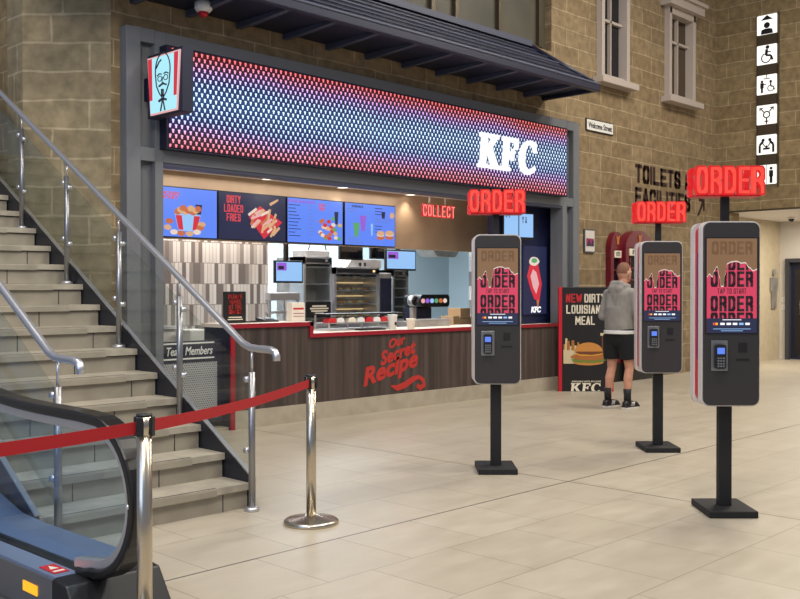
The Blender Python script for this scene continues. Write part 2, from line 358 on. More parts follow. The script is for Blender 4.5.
def arc(cx, cy, r, a0, a1, n, ry=None):
    ry = r if ry is None else ry
    return [(cx + r * cos(radians(a0 + (a1 - a0) * i / n)), cy + ry * sin(radians(a0 + (a1 - a0) * i / n))) for i in range(n + 1)]
def rrect(x0, x1, z0, z1, r, n=5):
    return arc(x1 - r, z1 - r, r, 0, 90, n) + arc(x0 + r, z1 - r, r, 90, 180, n) + arc(x0 + r, z0 + r, r, 180, 270, n) + arc(x1 - r, z0 + r, r, 270, 360, n)

# ---------------------------------------------------------------- setting
WY = 8.3            # shop wall plane
b = MB(); b.box(-6, 24, -6, 16, -.1, 0, 'floor_tile'); struct(b.build('floor'))
FX0, FX1 = 4.715, 12.25     # shop surround
# front wall with a hole for the shop, and the side returns
b = MB()
b.box(4.62, FX0 + .02, WY, WY + .3, 0, 8, 'stone_x'); b.box(FX0 + .02, FX1 - .02, WY, WY + .3, 3.93, 4.95, 'stone_x')
b.box(FX0 + .02, 6.2, WY, WY + .3, 4.95, 8, 'stone_x')
b.box(11.70, FX1 - .02, WY, WY + .3, 4.95, 8, 'stone_x')
WX = [(12.90, 13.72), (15.0, 15.93)]
b.box(FX1 - .02, 16.9, WY, WY + .3, 0, 4.76, 'stone_x'); b.box(FX1 - .02, WX[0][0], WY, WY + .3, 4.76, 8, 'stone_x')
b.box(WX[0][1], WX[1][0], WY, WY + .3, 4.76, 8, 'stone_x'); b.box(WX[1][1], 16.9, WY, WY + .3, 4.76, 8, 'stone_x')
b.box(WX[0][0], WX[0][1], WY, WY + .3, 6.9, 8, 'stone_x'); b.box(WX[1][0], WX[1][1], WY, WY + .3, 6.3, 8, 'stone_x')
struct(b.build('wall_front'))
b = MB(); b.prism([(4.03, 8.87), (4.62, 8.3), (4.62, 8.6), (4.3, 9.2), (4.03, 9.2)], 'z', 0, 8, 'stone_d'); struct(b.build('wall_corner'))
b = MB(); b.box(4.03, 4.29, 9.2, 15, 0, 8, 'stone_y'); struct(b.build('wall_left'))
b = MB(); b.box(16.9, 17.3, 8.03, 8.9, 0, 8, 'stone_y'); b.box(16.9, 17.3, -2, 8.03, 2.9, 8, 'stone_y'); b.box(16.9, 17.3, -2, 5.6, 0, 2.9, 'stone_y'); struct(b.build('wall_right'))
# recess to the toilets
b = MB(); b.box(17.3, 20.25, 8.5, 8.7, 0, 2.9, 'jamb_beige'); struct(b.build('wall_recess'))
b = MB(); b.box(20.25, 20.45, 3, 8.7, 2.12, 3.1, 'off_white'); b.box(20.25, 20.45, 8.36, 8.7, 0, 2.12, 'off_white'); b.box(20.25, 20.45, 3, 6.5, 0, 2.12, 'off_white')
struct(b.build('wall_recess_back'))
b = MB(); b.box(17.3, 20.45, 3, 8.7, 2.9, 3.05, 'ceiling_white'); b.box(16.92, 17.3, 5.6, 8.03, 2.885, 2.9, 'ceiling_white'); b.box(16.885, 16.92, 5.6, 8.03, 2.875, 2.905, 'bronze'); struct(b.build('ceiling_recess'))  # bronze strip paints in the dark shadow line along the opening's top
d = bpy.data.objects.new('door_1', None); COL.objects.link(d); d['kind'] = 'structure'
b = MB(); b.box(20.18, 20.3, 8.28, 8.36, 0, 2.12, 'door_grey'); b.box(20.18, 20.3, 7.2, 8.28, 2.04, 2.12, 'door_grey'); b.box(20.18, 20.3, 7.12, 7.2, 0, 2.12, 'door_grey'); b.build('door_frame', d)
b = MB(); b.box(20.3, 20.34, 7.2, 8.28, .01, 2.04, 'navy_deep'); b.box(20.28, 20.3, 8.0, 8.2, .1, 1.9, 'dark_glass'); b.build('door_leaf', d)
b = MB(); b.tube([(20.3, 8.05, .95), (20.22, 8.05, .95), (20.22, 8.05, 1.25), (20.3, 8.05, 1.25)], .012, 'steel'); b.build('door_handle', d)
b = MB(); b.box(20.3, 20.4, 6.5, 7.12, 0, 2.12, 'door_grey'); struct(b.build('trim_5'))

# shop surround (grey metal) --------------------------------------------
b = MB(); g = 'frame_grey'; y0, y1 = 8.18, 8.4
OX0, OX1 = 5.11, 11.82; ZT, ZB = 2.82, 2.69
b.box(FX0, 4.86, y0, y1, 0, 3.95, g); b.box(5.02, OX0, y0, y1, 0, 3.95, g); b.box(4.86, 5.02, 8.26, y1, 0, 3.95, g)
b.box(4.86, 5.02, y0, 8.26, ZB, ZT, g); b.box(4.86, 5.02, y0, 8.26, 3.82, 3.95, g)
b.box(OX0, OX1, y0, y1, 3.80, 3.95, g); b.box(OX0, OX1, y0, y1, ZB, ZT, g); b.box(OX0, OX1, 8.26, y1, ZT, 3.80, 'frame_dark')
b.box(OX1, 11.93, y0, y1, 0, 3.95, g); b.box(12.09, FX1, y0, y1, 0, 3.95, g); b.box(11.93, 12.09, 8.26, y1, 0, 3.95, g)
b.box(11.93, 12.09, y0, 8.26, ZB, ZT, g); b.box(11.93, 12.09, y0, 8.26, 3.82, 3.95, g)
b.box(5.02, OX1, 8.19, 8.34, 2.655, 2.69, 'slate_light')
struct(b.build('trim_1', bevel=.006))

# shop interior ----------------------------------------------------------
b = MB(); b.box(4.7, 14.4, 8.4, 12.7, 2.78, 2.9, 'ceiling_white'); struct(b.build('ceiling_kitchen'))
b = MB(); b.box(4.5, 14.4, 12.5, 12.7, 0, 2.78, 'kitchen_wall'); struct(b.build('wall_kitchen_back'))
b = MB(); b.box(4.5, 4.66, 9.2, 12.5, 0, 2.78, 'kitchen_wall'); struct(b.build('wall_kitchen_left'))
b = MB(); b.box(14.2, 14.4, 8.62, 12.5, 0, 2.78, 'kitchen_wall'); struct(b.build('wall_kitchen_right'))
TX1 = at(268, 300, 10.0).x
b = MB(); b.box(4.7, TX1, 10.0, 10.12, 0, 2.78, 'strip_tiles'); struct(b.build('wall_tiled'))
b = MB(); b.box(at(473, 0, 11.2).x, 14.15, 11.2, 11.3, 0, 2.78, 'strip_tiles'); struct(b.build('wall_tiled_right'))
b = MB(); b.box(4.7, 12.9, 9.3, 9.42, 2.03, 2.78, 'bulkhead'); struct(b.build('wall_bulkhead'))
b = MB(); b.box(10.6, 12.3, 8.5, 8.6, 0, 2.78, 'navy'); struct(b.build('wall_navy'))
b = MB(); b.box(5.07, 11.77, 8.26, 8.42, 0, .03, 'plinth'); struct(b.build('trim_2'))

# downlights in the shop ceiling
b = MB(); b.lathe((0, 0, 0), [(.095, 0), (.095, -.012), (.075, -.014), (.072, -.006), (.072, 0)], 'white'); ring = b.build('trim_ring')
b = MB(); b.lathe((0, 0, 0), [(.071, -.001), (.071, -.008)], 'em_lamp'); lens = b.build('lamp_lens')
spots = [(180, 168.5, 'leftmost'), (268, 178.5, 'second'), (343, 187, 'third'), (408, 194.5, 'rightmost')]
words = ['round recessed ceiling downlight above the chicken bucket menu', 'round recessed ceiling downlight above the dark loaded fries menu', 'round recessed ceiling downlight above the third menu screen', 'round recessed ceiling downlight just left of the red hanging word sign']
for i, (px, py, w) in enumerate(spots):
    s = (2.78 - H) / ((290.5 - py) / F); t = (px - 400) / F; p = (FW + RT * t) * s
    th = thing('ceiling_downlight', words[i], 'light', (p.x, min(p.y, 9.2), 2.78), group='downlights in the counter ceiling')
    if i == 0: ring.parent = th; lens.parent = th
    else:
        for q in (ring, lens): c = q.copy(); COL.objects.link(c); c.parent = th
    L = bpy.data.lights.new('spot', 'SPOT'); L.energy = 11; L.spot_size = radians(110); L.spot_blend = .8; L.color = (1, .9, .76); L.shadow_soft_size = .07
    lo = bpy.data.objects.new('spot', L); COL.objects.link(lo); lo.location = (p.x, min(p.y, 9.2), 2.74)

# ---------------------------------------------------------------- counter
th = thing('service_counter', 'long dark wood service counter with red edging and painted red script words', 'counter', (0, 0, 0))
CX0, CXS = 5.93, 7.0
b = MB(); b.box(CX0, CX0 + .05, 8.24, 8.70, 0, 1.06, 'navy_deep'); b.build('end_panel', th)
b = MB(); b.box(CX0 + .05, CXS, 8.24, 8.7, .19, 1.06, 'wood_dark'); b.box(CXS, 11.76, 8.24, 8.46, .19, .92, 'wood_dark'); b.box(CXS, 10.59, 8.46, 8.9, .19, .92, 'wood_dark'); b.build('wood_front', th)
b = MB(); b.box(CX0, CXS + .05, 8.215, 8.24, 1.055, 1.10, 'red_trim'); b.box(CXS, CXS + .05, 8.215, 8.24, .925, 1.10, 'red_trim'); b.box(CXS + .05, 11.76, 8.215, 8.24, .925, .97, 'red_trim'); b.box(CX0, CX0 + .05, 8.215, 8.24, 0, 1.055, 'red_trim')
b.build('red_edging', th)
b = MB(); b.box(CX0, CXS + .05, 8.24, 8.75, 1.06, 1.10, 'cream'); b.box(CXS + .05, 10.58, 8.24, 8.95, .925, .965, 'cream'); b.box(10.58, 11.76, 8.24, 8.46, .925, .965, 'cream'); b.build('worktop', th)
b = MB(); b.box(CX0 + .05, 10.59, 8.3, 8.68, 0, .19, 'plinth'); b.box(10.59, 11.76, 8.3, 8.46, 0, .19, 'plinth'); b.box(CX0 + .05, 11.76, 8.22, 8.3, 0, .19, 'plinth'); b.build('plinth', th)
# script words on the counter front
pc = lambda x, y: at(x, y, 8.24)
L = [('Our', 17, 9.5, 397, 341.5, 13), ('Secret', 37, 14, 398, 352.5, 15), ('Recipe', 57, 23, 391, 370, 15)]
def wsz(px, w): return (at(px + w / 2, 300, 8.24) - at(px - w / 2, 300, 8.24)).length
for s_, w, h, x, y, a in L:
    p = pc(x, y); sc = wsz(x, 1); zs = (pc(x, y).z - pc(x, y + 1).z)
    o = text('script_word', s_, w * sc * 1.0, h * zs, p, 'p_redtext', th, .004, .04, shear=.35, tilt=radians(12), spacing=1.02)
p = pc(398, 378); b = MB()
def sw(pts, ws, yy, m, d=.004):
    bb = MB(); n = len(pts); L_, R_ = [], []
    for i in range(n):
        a = Vector(pts[max(i - 1, 0)]); c = Vector(pts[min(i + 1, n - 1)]); d_ = (c - a).normalized(); nn = Vector((-d_.y, d_.x))
        L_.append(Vector(pts[i]) + nn * ws[i] / 2); R_.append(Vector(pts[i]) - nn * ws[i] / 2)
    for i in range(n - 1): bb.prism([L_[i], L_[i + 1], R_[i + 1], R_[i]], 'y', yy - d, yy, m)
    return bb
pp = [pc(x, y) for x, y in [(391, 386), (397, 388), (405, 385), (413, 379), (419, 377), (423, 380), (424, 385), (420, 388), (417, 385)]]
sw([(v.x, v.z) for v in pp], [.02, .07, .08, .07, .05, .06, .06, .07, .05], 8.24, 'p_redtext').build('swash', th)

# team gate at the left end
th = thing('staff_gate', 'navy staff gate lettered Team Members with perforated steel panel', 'gate', (5.09, 8.32, 0)); tc_ = (at(167, 349, 8.31).x + at(213, 349, 8.31).x) / 2 - 5.09; tw_ = at(213, 349, 8.31).x - at(167, 349, 8.31).x
b = MB(); b.box(0, .80, 0, .05, .1, .94, 'navy_deep'); b.build('gate_panel', th, bevel=.004)
b = MB(); b.box(.04, .73, -.012, 0, .14, .72, 'perforated_steel'); b.build('steel_panel', th)
b = MB(); b.box(.0, .7, -.004, 0, .91, .925, 'white'); b.box(.0, .7, -.004, 0, .755, .77, 'white'); b.build('white_lines', th)
text('lettering', 'Team Members', tw_, .085, (tc_, 0, .84), 'white', th, .003, .01, shear=.25)
for z in (.25, .8):
    b = MB(); b.cyl((-.01, -.01, z - .04), (-.01, -.01, z + .04), .012, 'steel'); b.build('hinge', th)
th = thing('cash_drawer_unit', 'white cabinet behind the staff gate with a steel ledge', 'cabinet', (5.1, 9.35, 0))
b = MB(); b.box(0, .95, 0, .5, 0, 1.02, 'white_panel', .01); b.build('cabinet_body', th)
b = MB(); b.box(-.02, .97, -.03, .52, 1.02, 1.05, 'steel'); b.build('ledge', th)
b = MB(); b.box(.02, .62, -.02, 0, .86, .98, 'off_white', .004); b.box(.1, .14, -.03, -.02, .9, .94, 'black'); b.build('drawer', th)
p = at(215, 337, 8.7)
th = thing('till_box', 'plain white till cover beside the staff gate', 'box', (p.x, 8.99, 0))
b = MB(); b.box(-.12, .12, 0, .3, 0, 1.02, 'white', .015); b.build('box_body', th)
b = MB(); b.box(-.1, .1, -.012, 0, .3, .9, 'off_white', .004); b.build('door', th)

# ---------------------------------------------------------------- menu screens
MY = 9.24
def screen(px0, px1, label, bg, fx0=None):
    x0 = at(px0, 0, MY).x if fx0 is None else fx0; x1 = at(px1, 0, MY).x; z0, z1 = 2.035, 2.60
    th = thing('menu_screen', label, 'menu screen', ((x0 + x1) / 2, MY, z0), group='menu screens over the counter'); w = x1 - x0; h = z1 - z0
    b = MB(); b.box(-w / 2, w / 2, -.02, .058, 0, h, 'black', .004); b.build('casing', th)
    b = MB(); b.box(-w / 2 + .01, w / 2 - .01, -.022, -.018, .012, h - .012, bg); b.build('display', th)
    return th, w, h
def lines(th, x, z, n, w, dz, m, hh=.008, y=-.022):
    b = MB()
    for i in range(n):
        ww = w * random.uniform(.5, 1); b.box(x, x + ww, y - .002, y, z - i * dz, z - i * dz + hh, m)
    return b.build('menu_lines', th)
def blob(b, cx, cz, rx, rz, m, y, n=14, jag=.12, seed=0):
    rr = random.Random(seed)
    b.prism([(cx + rx * cos(2 * pi * i / n) * (1 + rr.uniform(-jag, jag)), cz + rz * sin(2 * pi * i / n) * (1 + rr.uniform(-jag, jag))) for i in range(n)], 'y', y - .0015, y, m)
th, w, h = screen(165, 216.5, 'blue menu screen picturing a striped bucket of chicken', 'em_blue', 5.15)
text('menu_heading', 'CHICKEN\nBUCKET', .3, .08, (.0, -.022, h - .1), 'em_coral', th, .002, .03)
lines(th, -.5, h - .16, 7, .22, .055, 'em_grey'); lines(th, -.2, h - .16, 6, .05, .06, 'em_blk')
b = MB(); cx = .26
b.prism([(cx - .17, .27), (cx + .17, .27), (cx + .12, .08), (cx - .12, .08)], 'y', -.024, -.022, 'em_pale')
b.prism([(cx - .16, .25), (cx - .08, .25), (cx - .06, .09), (cx - .12, .09)], 'y', -.026, -.024, 'em_bred'); b.prism([(cx + .16, .25), (cx + .08, .25), (cx + .06, .09), (cx + .12, .09)], 'y', -.026, -.024, 'em_bred')
b.build('bucket_picture', th)
b = MB()
for i in range(9): blob(b, cx - .13 + .033 * i, .29 + .02 * (i % 3), .045, .035, ['em_orange', 'em_tan'][i % 2], -.025 - .0016 * (i % 3), seed=i)
for i, (x, z) in enumerate([(.02, .18), (.0, .11), (.08, .06), (.17, .05), (.28, .05), (.38, .07), (.42, .12), (.44, .16)]): blob(b, x, z, .05, .03, ['em_orange', 'em_tan', 'em_cream'][i % 3], -.027, seed=30 + i)
b.prism([(.36, .38), (.45, .38), (.43, .26), (.38, .26)], 'y', -.024, -.022, 'em_navy'); b.build('food_picture', th)

th, w, h = screen(217.2, 284.8, 'dark menu screen advertising dirty loaded fries', 'em_navy')
block('menu_heading', 'DIRTY\nLOADED\nFRIES', .27, .30, (-.28, -.022, .37), 'em_coral', th)
b = MB()
b.prism([(-.06, .28), (.1, .42), (.44, .24), (.16, .03)], 'y', -.024, -.022, 'em_bred')
r_ = random.Random(4)
for i in range(26):
    x = r_.uniform(-.03, .34); z = .27 + (.09 - x) * .35 + r_.uniform(-.1, .12); a = r_.uniform(.3, 1.4); l = .07
    dx, dz = cos(a) * l, sin(a) * l; nx, nz = -sin(a) * .014, cos(a) * .014
    b.prism([(x - dx + nx, z - dz + nz), (x + dx + nx, z + dz + nz), (x + dx - nx, z + dz - nz), (x - dx - nx, z - dz - nz)], 'y', -.026 - .0005 * i, -.025, ['em_tan', 'em_cream', 'em_orange', 'em_tan', 'em_pinkwhite'][i % 5])
b.prism([(.24, .46), (.37, .52), (.38, .5), (.26, .43)], 'y', -.024, -.022, 'em_tan'); b.build('fries_picture', th)

th, w, h = screen(286, 342, 'blue menu screen with sharing boxes of chicken left of the drinks menu', 'em_blue')
text('menu_heading', 'BOXES & BUCKETS', .44, .035, (-.23, -.022, h - .05), 'em_violet', th, .002, .03); text('menu_heading', '2 FOR\nTWO', .1, .09, (.1, -.022, h - .1), 'em_coral', th, .002, .04)
lines(th, -.44, h - .1, 10, .2, .042, 'em_blk'); lines(th, -.12, h - .1, 9, .1, .045, 'em_grey')
b = MB(); rr = random.Random(9)
for i in range(26):
    x = rr.uniform(.07, .43); z = rr.uniform(.06, .24) if i < 18 else rr.uniform(.24, .34); blob(b, x, z, .035, .025, ['em_orange', 'em_tan', 'em_cream', 'em_green', 'em_bred'][i % 5], -.024 - .0004 * i, seed=i)
b.prism([(.3, .42), (.37, .42), (.355, .26), (.315, .26)], 'y', -.036, -.034, 'em_navy'); b.build('food_picture', th)

th, w, h = screen(343.5, 394.3, 'blue menu screen with milkshakes and burgers, beside the wooden bulkhead', 'em_blue')
text('menu_heading', 'DRINKS', .2, .03, (-.24, -.022, h - .05), 'em_blk', th, .002, .02)
lines(th, -.42, h - .09, 2, .2, .035, 'em_grey'); lines(th, -.4, .1, 3, .3, .03, 'em_grey'); lines(th, .08, h - .06, 3, .2, .04, 'em_blk'); lines(th, .08, .27, 3, .18, .04, 'em_blk'); lines(th, .08, .36, 2, .4, .03, 'em_grey')
b = MB()
b.prism([(-.32, .3), (-.2, .3), (-.23, .12), (-.29, .12)], 'y', -.024, -.022, 'em_green'); b.prism([(-.2, .4), (-.08, .4), (-.11, .2), (-.17, .2)], 'y', -.024, -.022, 'em_violet'); b.prism([(-.0, .3), (.04, .3), (.03, .14), (.01, .14)], 'y', -.024, -.022, 'em_pale')
for i, (x, z, rx) in enumerate([(.18, .12, .07), (.35, .13, .08)]):
    blob(b, x, z, rx, .028, 'em_orange', -.023, jag=.03, seed=i); blob(b, x, z + .035, rx * .98, .02, 'em_cream', -.025, jag=.03); blob(b, x, z + .06, rx, .035, 'em_tan', -.027, jag=.03)
b.prism([(.2, .47), (.27, .47), (.26, .38), (.21, .38)], 'y', -.024, -.022, 'em_navy'); blob(b, .4, .43, .04, .04, 'em_tan', -.023); b.build('food_picture', th)

# red hanging word sign
p = at(437, 211.5, 8.8); w = at(453.5, 211, 8.8).x - at(421, 211, 8.8).x
th = thing('hanging_neon_sign', 'red lit word sign reading COLLECT hung from two rods', 'sign', (p.x, 8.8, p.z))
block('lit_letters', 'COLLECT', w * .97, .15, (0, -.025, 0), 'em_hot2', th, .02, pen=.2, gap=.42); block('letter_backs', 'COLLECT', w, .17, (0, -.02, 0), 'em_neon_side', th, .02, pen=.36, gap=.2)
b = MB(); b.box(-w / 2, w / 2, -.02, .0, .06, .072, 'red'); b.box(-w / 2, w / 2, -.02, .0, -.072, -.06, 'red'); b.build('mounting_rails', th)
for x in (-.16, .16):
    b = MB(); b.cyl((x, -.005, .1), (x, -.005, 2.78 - p.z), .009, 'white', seg=8); b.build('rod', th)

# tilted status screen at right
p = at(517, 225, 8.2)
p = at(517.5, 225.5, 8.4)
th = thing('order_status_screen', 'pale blue two column order screen tilted down by the navy wall', 'screen', (p.x, 8.4, p.z), radians(-14))
for s_, sx in ((-1, 'left'), (1, 'right')):
    b = MB(); b.box(s_ * .135 - .125, s_ * .135 + .125, -.03, -.026, -.165, .165, 'em_pale'); b.build('display', th)
text('display_text', '0 2', .08, .03, (-.2, -.03, .12), 'em_blk', th, .002, .02); text('display_text', '0 2\n1 8', .09, .09, (.1, -.03, .08), 'em_blk', th, .002, .02)
b = MB(); b.box(-.28, .28, -.026, .015, -.2, .185, 'black', .005); b.build('casing', th)
b = MB(); b.box(-.02, .02, -.01, .02, .18, 2.78 - p.z, 'black'); b.build('ceiling_pole', th)
# poster on navy wall
x0, x1 = at(523, 0, 8.49).x, at(546, 0, 8.49).x
th = thing('wrap_poster', 'tall blue poster of a chicken wrap on the navy wall', 'poster', ((x0 + x1) / 2, 8.5, 1.1))
w = x1 - x0; b = MB(); b.box(-w / 2, w / 2, -.02, 0, 0, 1.0, 'em_navy'); b.build('poster_panel', th)
b = MB(); b.prism([(-.02, .22), (.1, .2), (.16, .45), (.06, .76), (-.12, .76), (-.2, .56), (-.12, .38)], 'y', -.023, -.02, 'em_bred')
b.prism([(-.06, .4), (.02, .3), (.09, .45), (.02, .62), (-.06, .66), (-.12, .56)], 'y', -.025, -.023, 'em_pinkwhite'); b.prism([(.03, .22), (.06, .06), (.1, .22)], 'y', -.023, -.02, 'em_orange')
blob(b, -.03, .78, .12, .065, 'em_cream', -.024); blob(b, -.03, .79, .07, .035, 'em_green', -.026); b.build('wrap_picture', th)
text('lettering', 'KFC', .24, .09, (.02, -.02, .07), 'em_white', th, .003, .05, shear=.15)

# ---------------------------------------------------------------- LED fascia
th = thing('led_fascia_sign', 'long LED fascia of tiny lit marks shading red to blue, with three big white letters', 'sign', (5.07, 8.06, 2.815))
LW = 6.69
b = MB(); b.box(0, LW, 0, .19, -.005, .99, 'navy_deep'); b.build('housing', th)
b = MB(); b.box(.03, LW - .03, -.012, 0, .015, .97, 'led_display'); b.build('led_display', th)
# slab-serif italic letters, unit height
def sh(ps, k=.12): return [(x + y * k, y) for x, y in ps]
K = [sh([(0, 0), (.44, 0), (.44, .1), (.34, .13), (.34, .40), (.40, .46), (.62, .13), (.55, .1), (.55, 0), (1.04, 0), (1.04, .1), (.93, .13), (.60, .60), (.80, .86), (.90, .89), (.90, 1), (.50, 1), (.50, .89), (.57, .86), (.34, .58), (.34, .87), (.44, .9), (.44, 1), (0, 1), (0, .9), (.1, .87), (.1, .13), (0, .1)])]
Fq = [sh([(0, 0), (.46, 0), (.46, .1), (.34, .13), (.34, .42), (.50, .42), (.53, .32), (.62, .32), (.62, .68), (.53, .68), (.50, .57), (.34, .57), (.34, .87), (.62, .87), (.69, .68), (.79, .68), (.79, 1), (0, 1), (0, .9), (.1, .87), (.1, .13), (0, .1)])]
Cq = [sh([(.86, .66), (.80, .98), (.72, 1.0), (.70, .95), (.55, 1.02), (.36, 1.0), (.18, .90), (.05, .72), (0, .48), (.04, .26), (.16, .07), (.36, -.02), (.58, -.02), (.78, .06), (.86, .16), (.82, .26), (.70, .17), (.54, .12), (.38, .17), (.28, .32), (.26, .52), (.30, .74), (.40, .88), (.54, .89), (.68, .82), (.76, .66)])]
lp0 = at(477, 168, 8.04); hh = .455; wx = 0
x_ = lp0.x - 5.07; z_ = at(477, 167, 8.04).z - 2.815
for q, dx in ((K, 0), (Fq, 1.10), (Cq, 2.02)):
    b = MB()
    sx = .365
    for poly in q: b.prism([(x_ + (dx + px) * sx * 1.17, z_ + pz * hh) for px, pz in poly], 'y', -.05, -.012, 'em_white')
    b.build('letter', th)
# bucket blade sign
XF = 5.07; ysn = XF * 1.0
p_near = None
def onX(px, py, X):
    t = (px - 400) / F; s = X / (FW.x + RT.x * t); return Vector((X, (FW.y + RT.y * t) * s, H + (290.5 - py) / F * s))
n1, n2 = onX(180.5, 50, 4.86), onX(178, 110.5, 4.86); f1, f2 = onX(148, 59, 4.86), onX(150.5, 115.5, 4.86)
zt = (n1.z + f1.z) / 2; zb = (n2.z + f2.z) / 2; ya, yb = n1.y, f1.y; yc = (ya + yb) / 2; hw = (yb - ya) / 2
th = thing('bucket_blade_sign', 'lit bucket-shaped blade sign with red stripes and a bearded face emblem', 'sign', (4.86, yc, zb)); hh2 = zt - zb
b = MB(); b.prism([(-hw - .02, -.02), (hw + .02, -.02), (hw + .02, hh2 + .03), (-hw - .02, hh2 + .03)], 'x', .012, .13, 'navy_deep'); b.build('sign_box', th, bevel=.006)
b = MB(); b.box(.04, .1, hw + .02, 8.18 - yc, hh2 * .3, hh2 * .7, 'navy_deep'); b.build('wall_bracket', th)
tw = hw; bw_ = hw * .82
b = MB(); b.prism([(-bw_, 0), (bw_, 0), (tw, hh2), (-tw, hh2)], 'x', 0, .012, 'em_pinkwhite'); b.build('lit_edge', th)
b = MB(); b.prism([(-bw_ + .012, .015), (bw_ - .012, .015), (tw - .014, hh2 - .015), (-tw + .014, hh2 - .015)], 'x', -.004, 0, 'em_bucket'); b.build('lit_face', th)
for s_ in (-1, 1):
    b = MB(); b.prism([(s_ * (tw - .02), hh2 * .97), (s_ * (tw - .085), hh2 * .97), (s_ * (bw_ - .045), hh2 * .25), (s_ * (bw_ + .0), hh2 * .25)], 'x', -.008, -.004, 'em_bred'); b.build('red_stripe', th)
# simple line face emblem (strokes); u to the right as the viewer sees it = -Y
b = MB()
def stroke(pts, r=.006): b.tube([(-.007, -u * 1.25, .015 + c0 * 1.02 + (v - c0) * .86) for u, v in pts], r * 1.05, 'em_blk', 6)
c0 = hh2 * .60
stroke([(u, v + c0) for u, v in arc(0, .05, .1, -20, 200, 14, .19)]); stroke([(-.094, c0 - .015), (-.085, c0 - .1), (-.045, c0 - .19), (0, c0 - .25), (.045, c0 - .19), (.085, c0 - .1), (.094, c0 - .015)])
stroke([(-.075, c0 + .005), (-.045, c0 + .024), (-.015, c0 + .014)], .006); stroke([(.075, c0 + .005), (.045, c0 + .024), (.015, c0 + .014)], .006)
stroke([(u - .04, v + c0 - .03) for u, v in arc(0, 0, .028, 0, 360, 10)], .004); stroke([(u + .04, v + c0 - .03) for u, v in arc(0, 0, .028, 0, 360, 10)], .004)
stroke([(0, c0 - .02), (-.012, c0 - .075), (.012, c0 - .08)], .004); stroke([(-.05, c0 - .11), (0, c0 - .09), (.05, c0 - .11)], .009); stroke([(0, c0 - .15), (0, c0 - .23)], .016)
stroke([(-.09, c0 + .09), (-.05, c0 + .15), (-.02, c0 + .17)], .007)
stroke([(-.05, c0 - .27), (0, c0 - .25), (.05, c0 - .27)], .012); stroke([(0, c0 - .25), (-.03, c0 - .38)], .007); stroke([(0, c0 - .25), (.03, c0 - .38)], .007)
b.build('face_emblem', th)

# ---------------------------------------------------------------- canopy roof
RX0, RX1 = 3.6, 11.46
th = thing('slate_canopy', 'dark slate canopy roof running above the long LED fascia', 'canopy', (0, 0, 0))
b = MB()
e0, e1, t0, t1 = Vector((RX0, 7.42, 4.32)), Vector((RX1, 7.42, 4.32)), Vector((RX0, 8.3, 4.93)), Vector((11.08, 8.3, 4.93)); e2 = Vector((RX1 + .1, 8.3, 4.32))
dn = Vector((0, 0, -.05))
def slab(b, P, m, dn=dn):
    n = len(P); vs = [tuple(p) for p in P] + [tuple(p + dn) for p in P]
    b._add(vs, [tuple(range(n)), tuple(range(2 * n - 1, n - 1, -1))] + [(i, (i + 1) % n, (i + 1) % n + n, i + n) for i in range(n)], m)
slab(b, [e0, e1, t1, t0], 'slate'); slab(b, [e1, e2, t1], 'slate'); b.build('roof_panel', th)
b = MB()
for k in range(1, 6):
    f = k / 6; q0 = e0.lerp(t0, f); q1 = e1.lerp(t1, f)
    b.box(q0.x, q1.x, q0.y - .012, q0.y + .02, q0.z, q0.z + .015, 'slate_light' if k == 3 else 'slate')
b.build('roof_ribs', th)
b = MB(); b.box(RX0, 11.1, 8.2, 8.3, 4.9, 4.98, 'slate_light'); b.build('top_flashing', th)
b = MB(); b.tube([e1 + Vector((0, 0, .01)), t1 + Vector((0, 0, .03))], .03, 'slate', 8); b.build('hip_ridge', th)
b = MB(); b.box(RX0, RX1 + .04, 7.34, 7.43, 4.2, 4.31, 'slate'); b.box(RX0, RX1 + .04, 7.33, 7.35, 4.285, 4.315, 'slate_light'); b.box(RX1, RX1 + .06, 7.43, 8.3, 4.2, 4.31, 'slate'); b.build('gutter', th, bevel=.01)
b = MB(); b.box(RX0, RX1, 7.43, 8.3, 4.255, 4.275, 'navy_deep'); b.build('soffit', th)
x = 4.2
while x < RX1 - .05:
    b = MB(); b.prism([(8.3, 4.255), (7.43, 4.255), (7.43, 4.225), (8.1, 4.19), (8.3, 4.19)], 'x', x, x + .06, 'slate_light'); b.build('rafter', th); x += .62
p = at(204, 5, 7.95)
th = thing('alarm_sounder', 'small round red and white alarm beacon under the canopy eaves', 'alarm', (p.x, 7.95, 4.16))
b = MB(); b.lathe((0, 0, 0), [(.085, .095), (.085, .03), (.07, .01), (.05, 0)], 'white'); b.build('base', th)
b = MB(); b.lathe((0, 0, 0), [(.05, 0), (.045, -.03), (.02, -.045)], 'red'); b.build('red_lens', th)
# upper glazing above the canopy
w_ = struct(bpy.data.objects.new('window_1', None)); COL.objects.link(w_)
b = MB(); b.box(6.2, 11.7, 8.42, 8.45, 4.9, 8, 'window_dark'); b.build('glazing', w_)
b = MB()
for x in (6.3, 7.3, 8.3, 9.2, at(455, 0, 8.4).x, at(498, 0, 8.4).x, at(538, 0, 8.4).x): b.box(x - .035, x + .035, 8.36, 8.42, 4.95, 8, 'bronze')
b.box(6.2, 11.7, 8.36, 8.42, 4.93, 5.0, 'bronze'); b.build('mullions', w_)
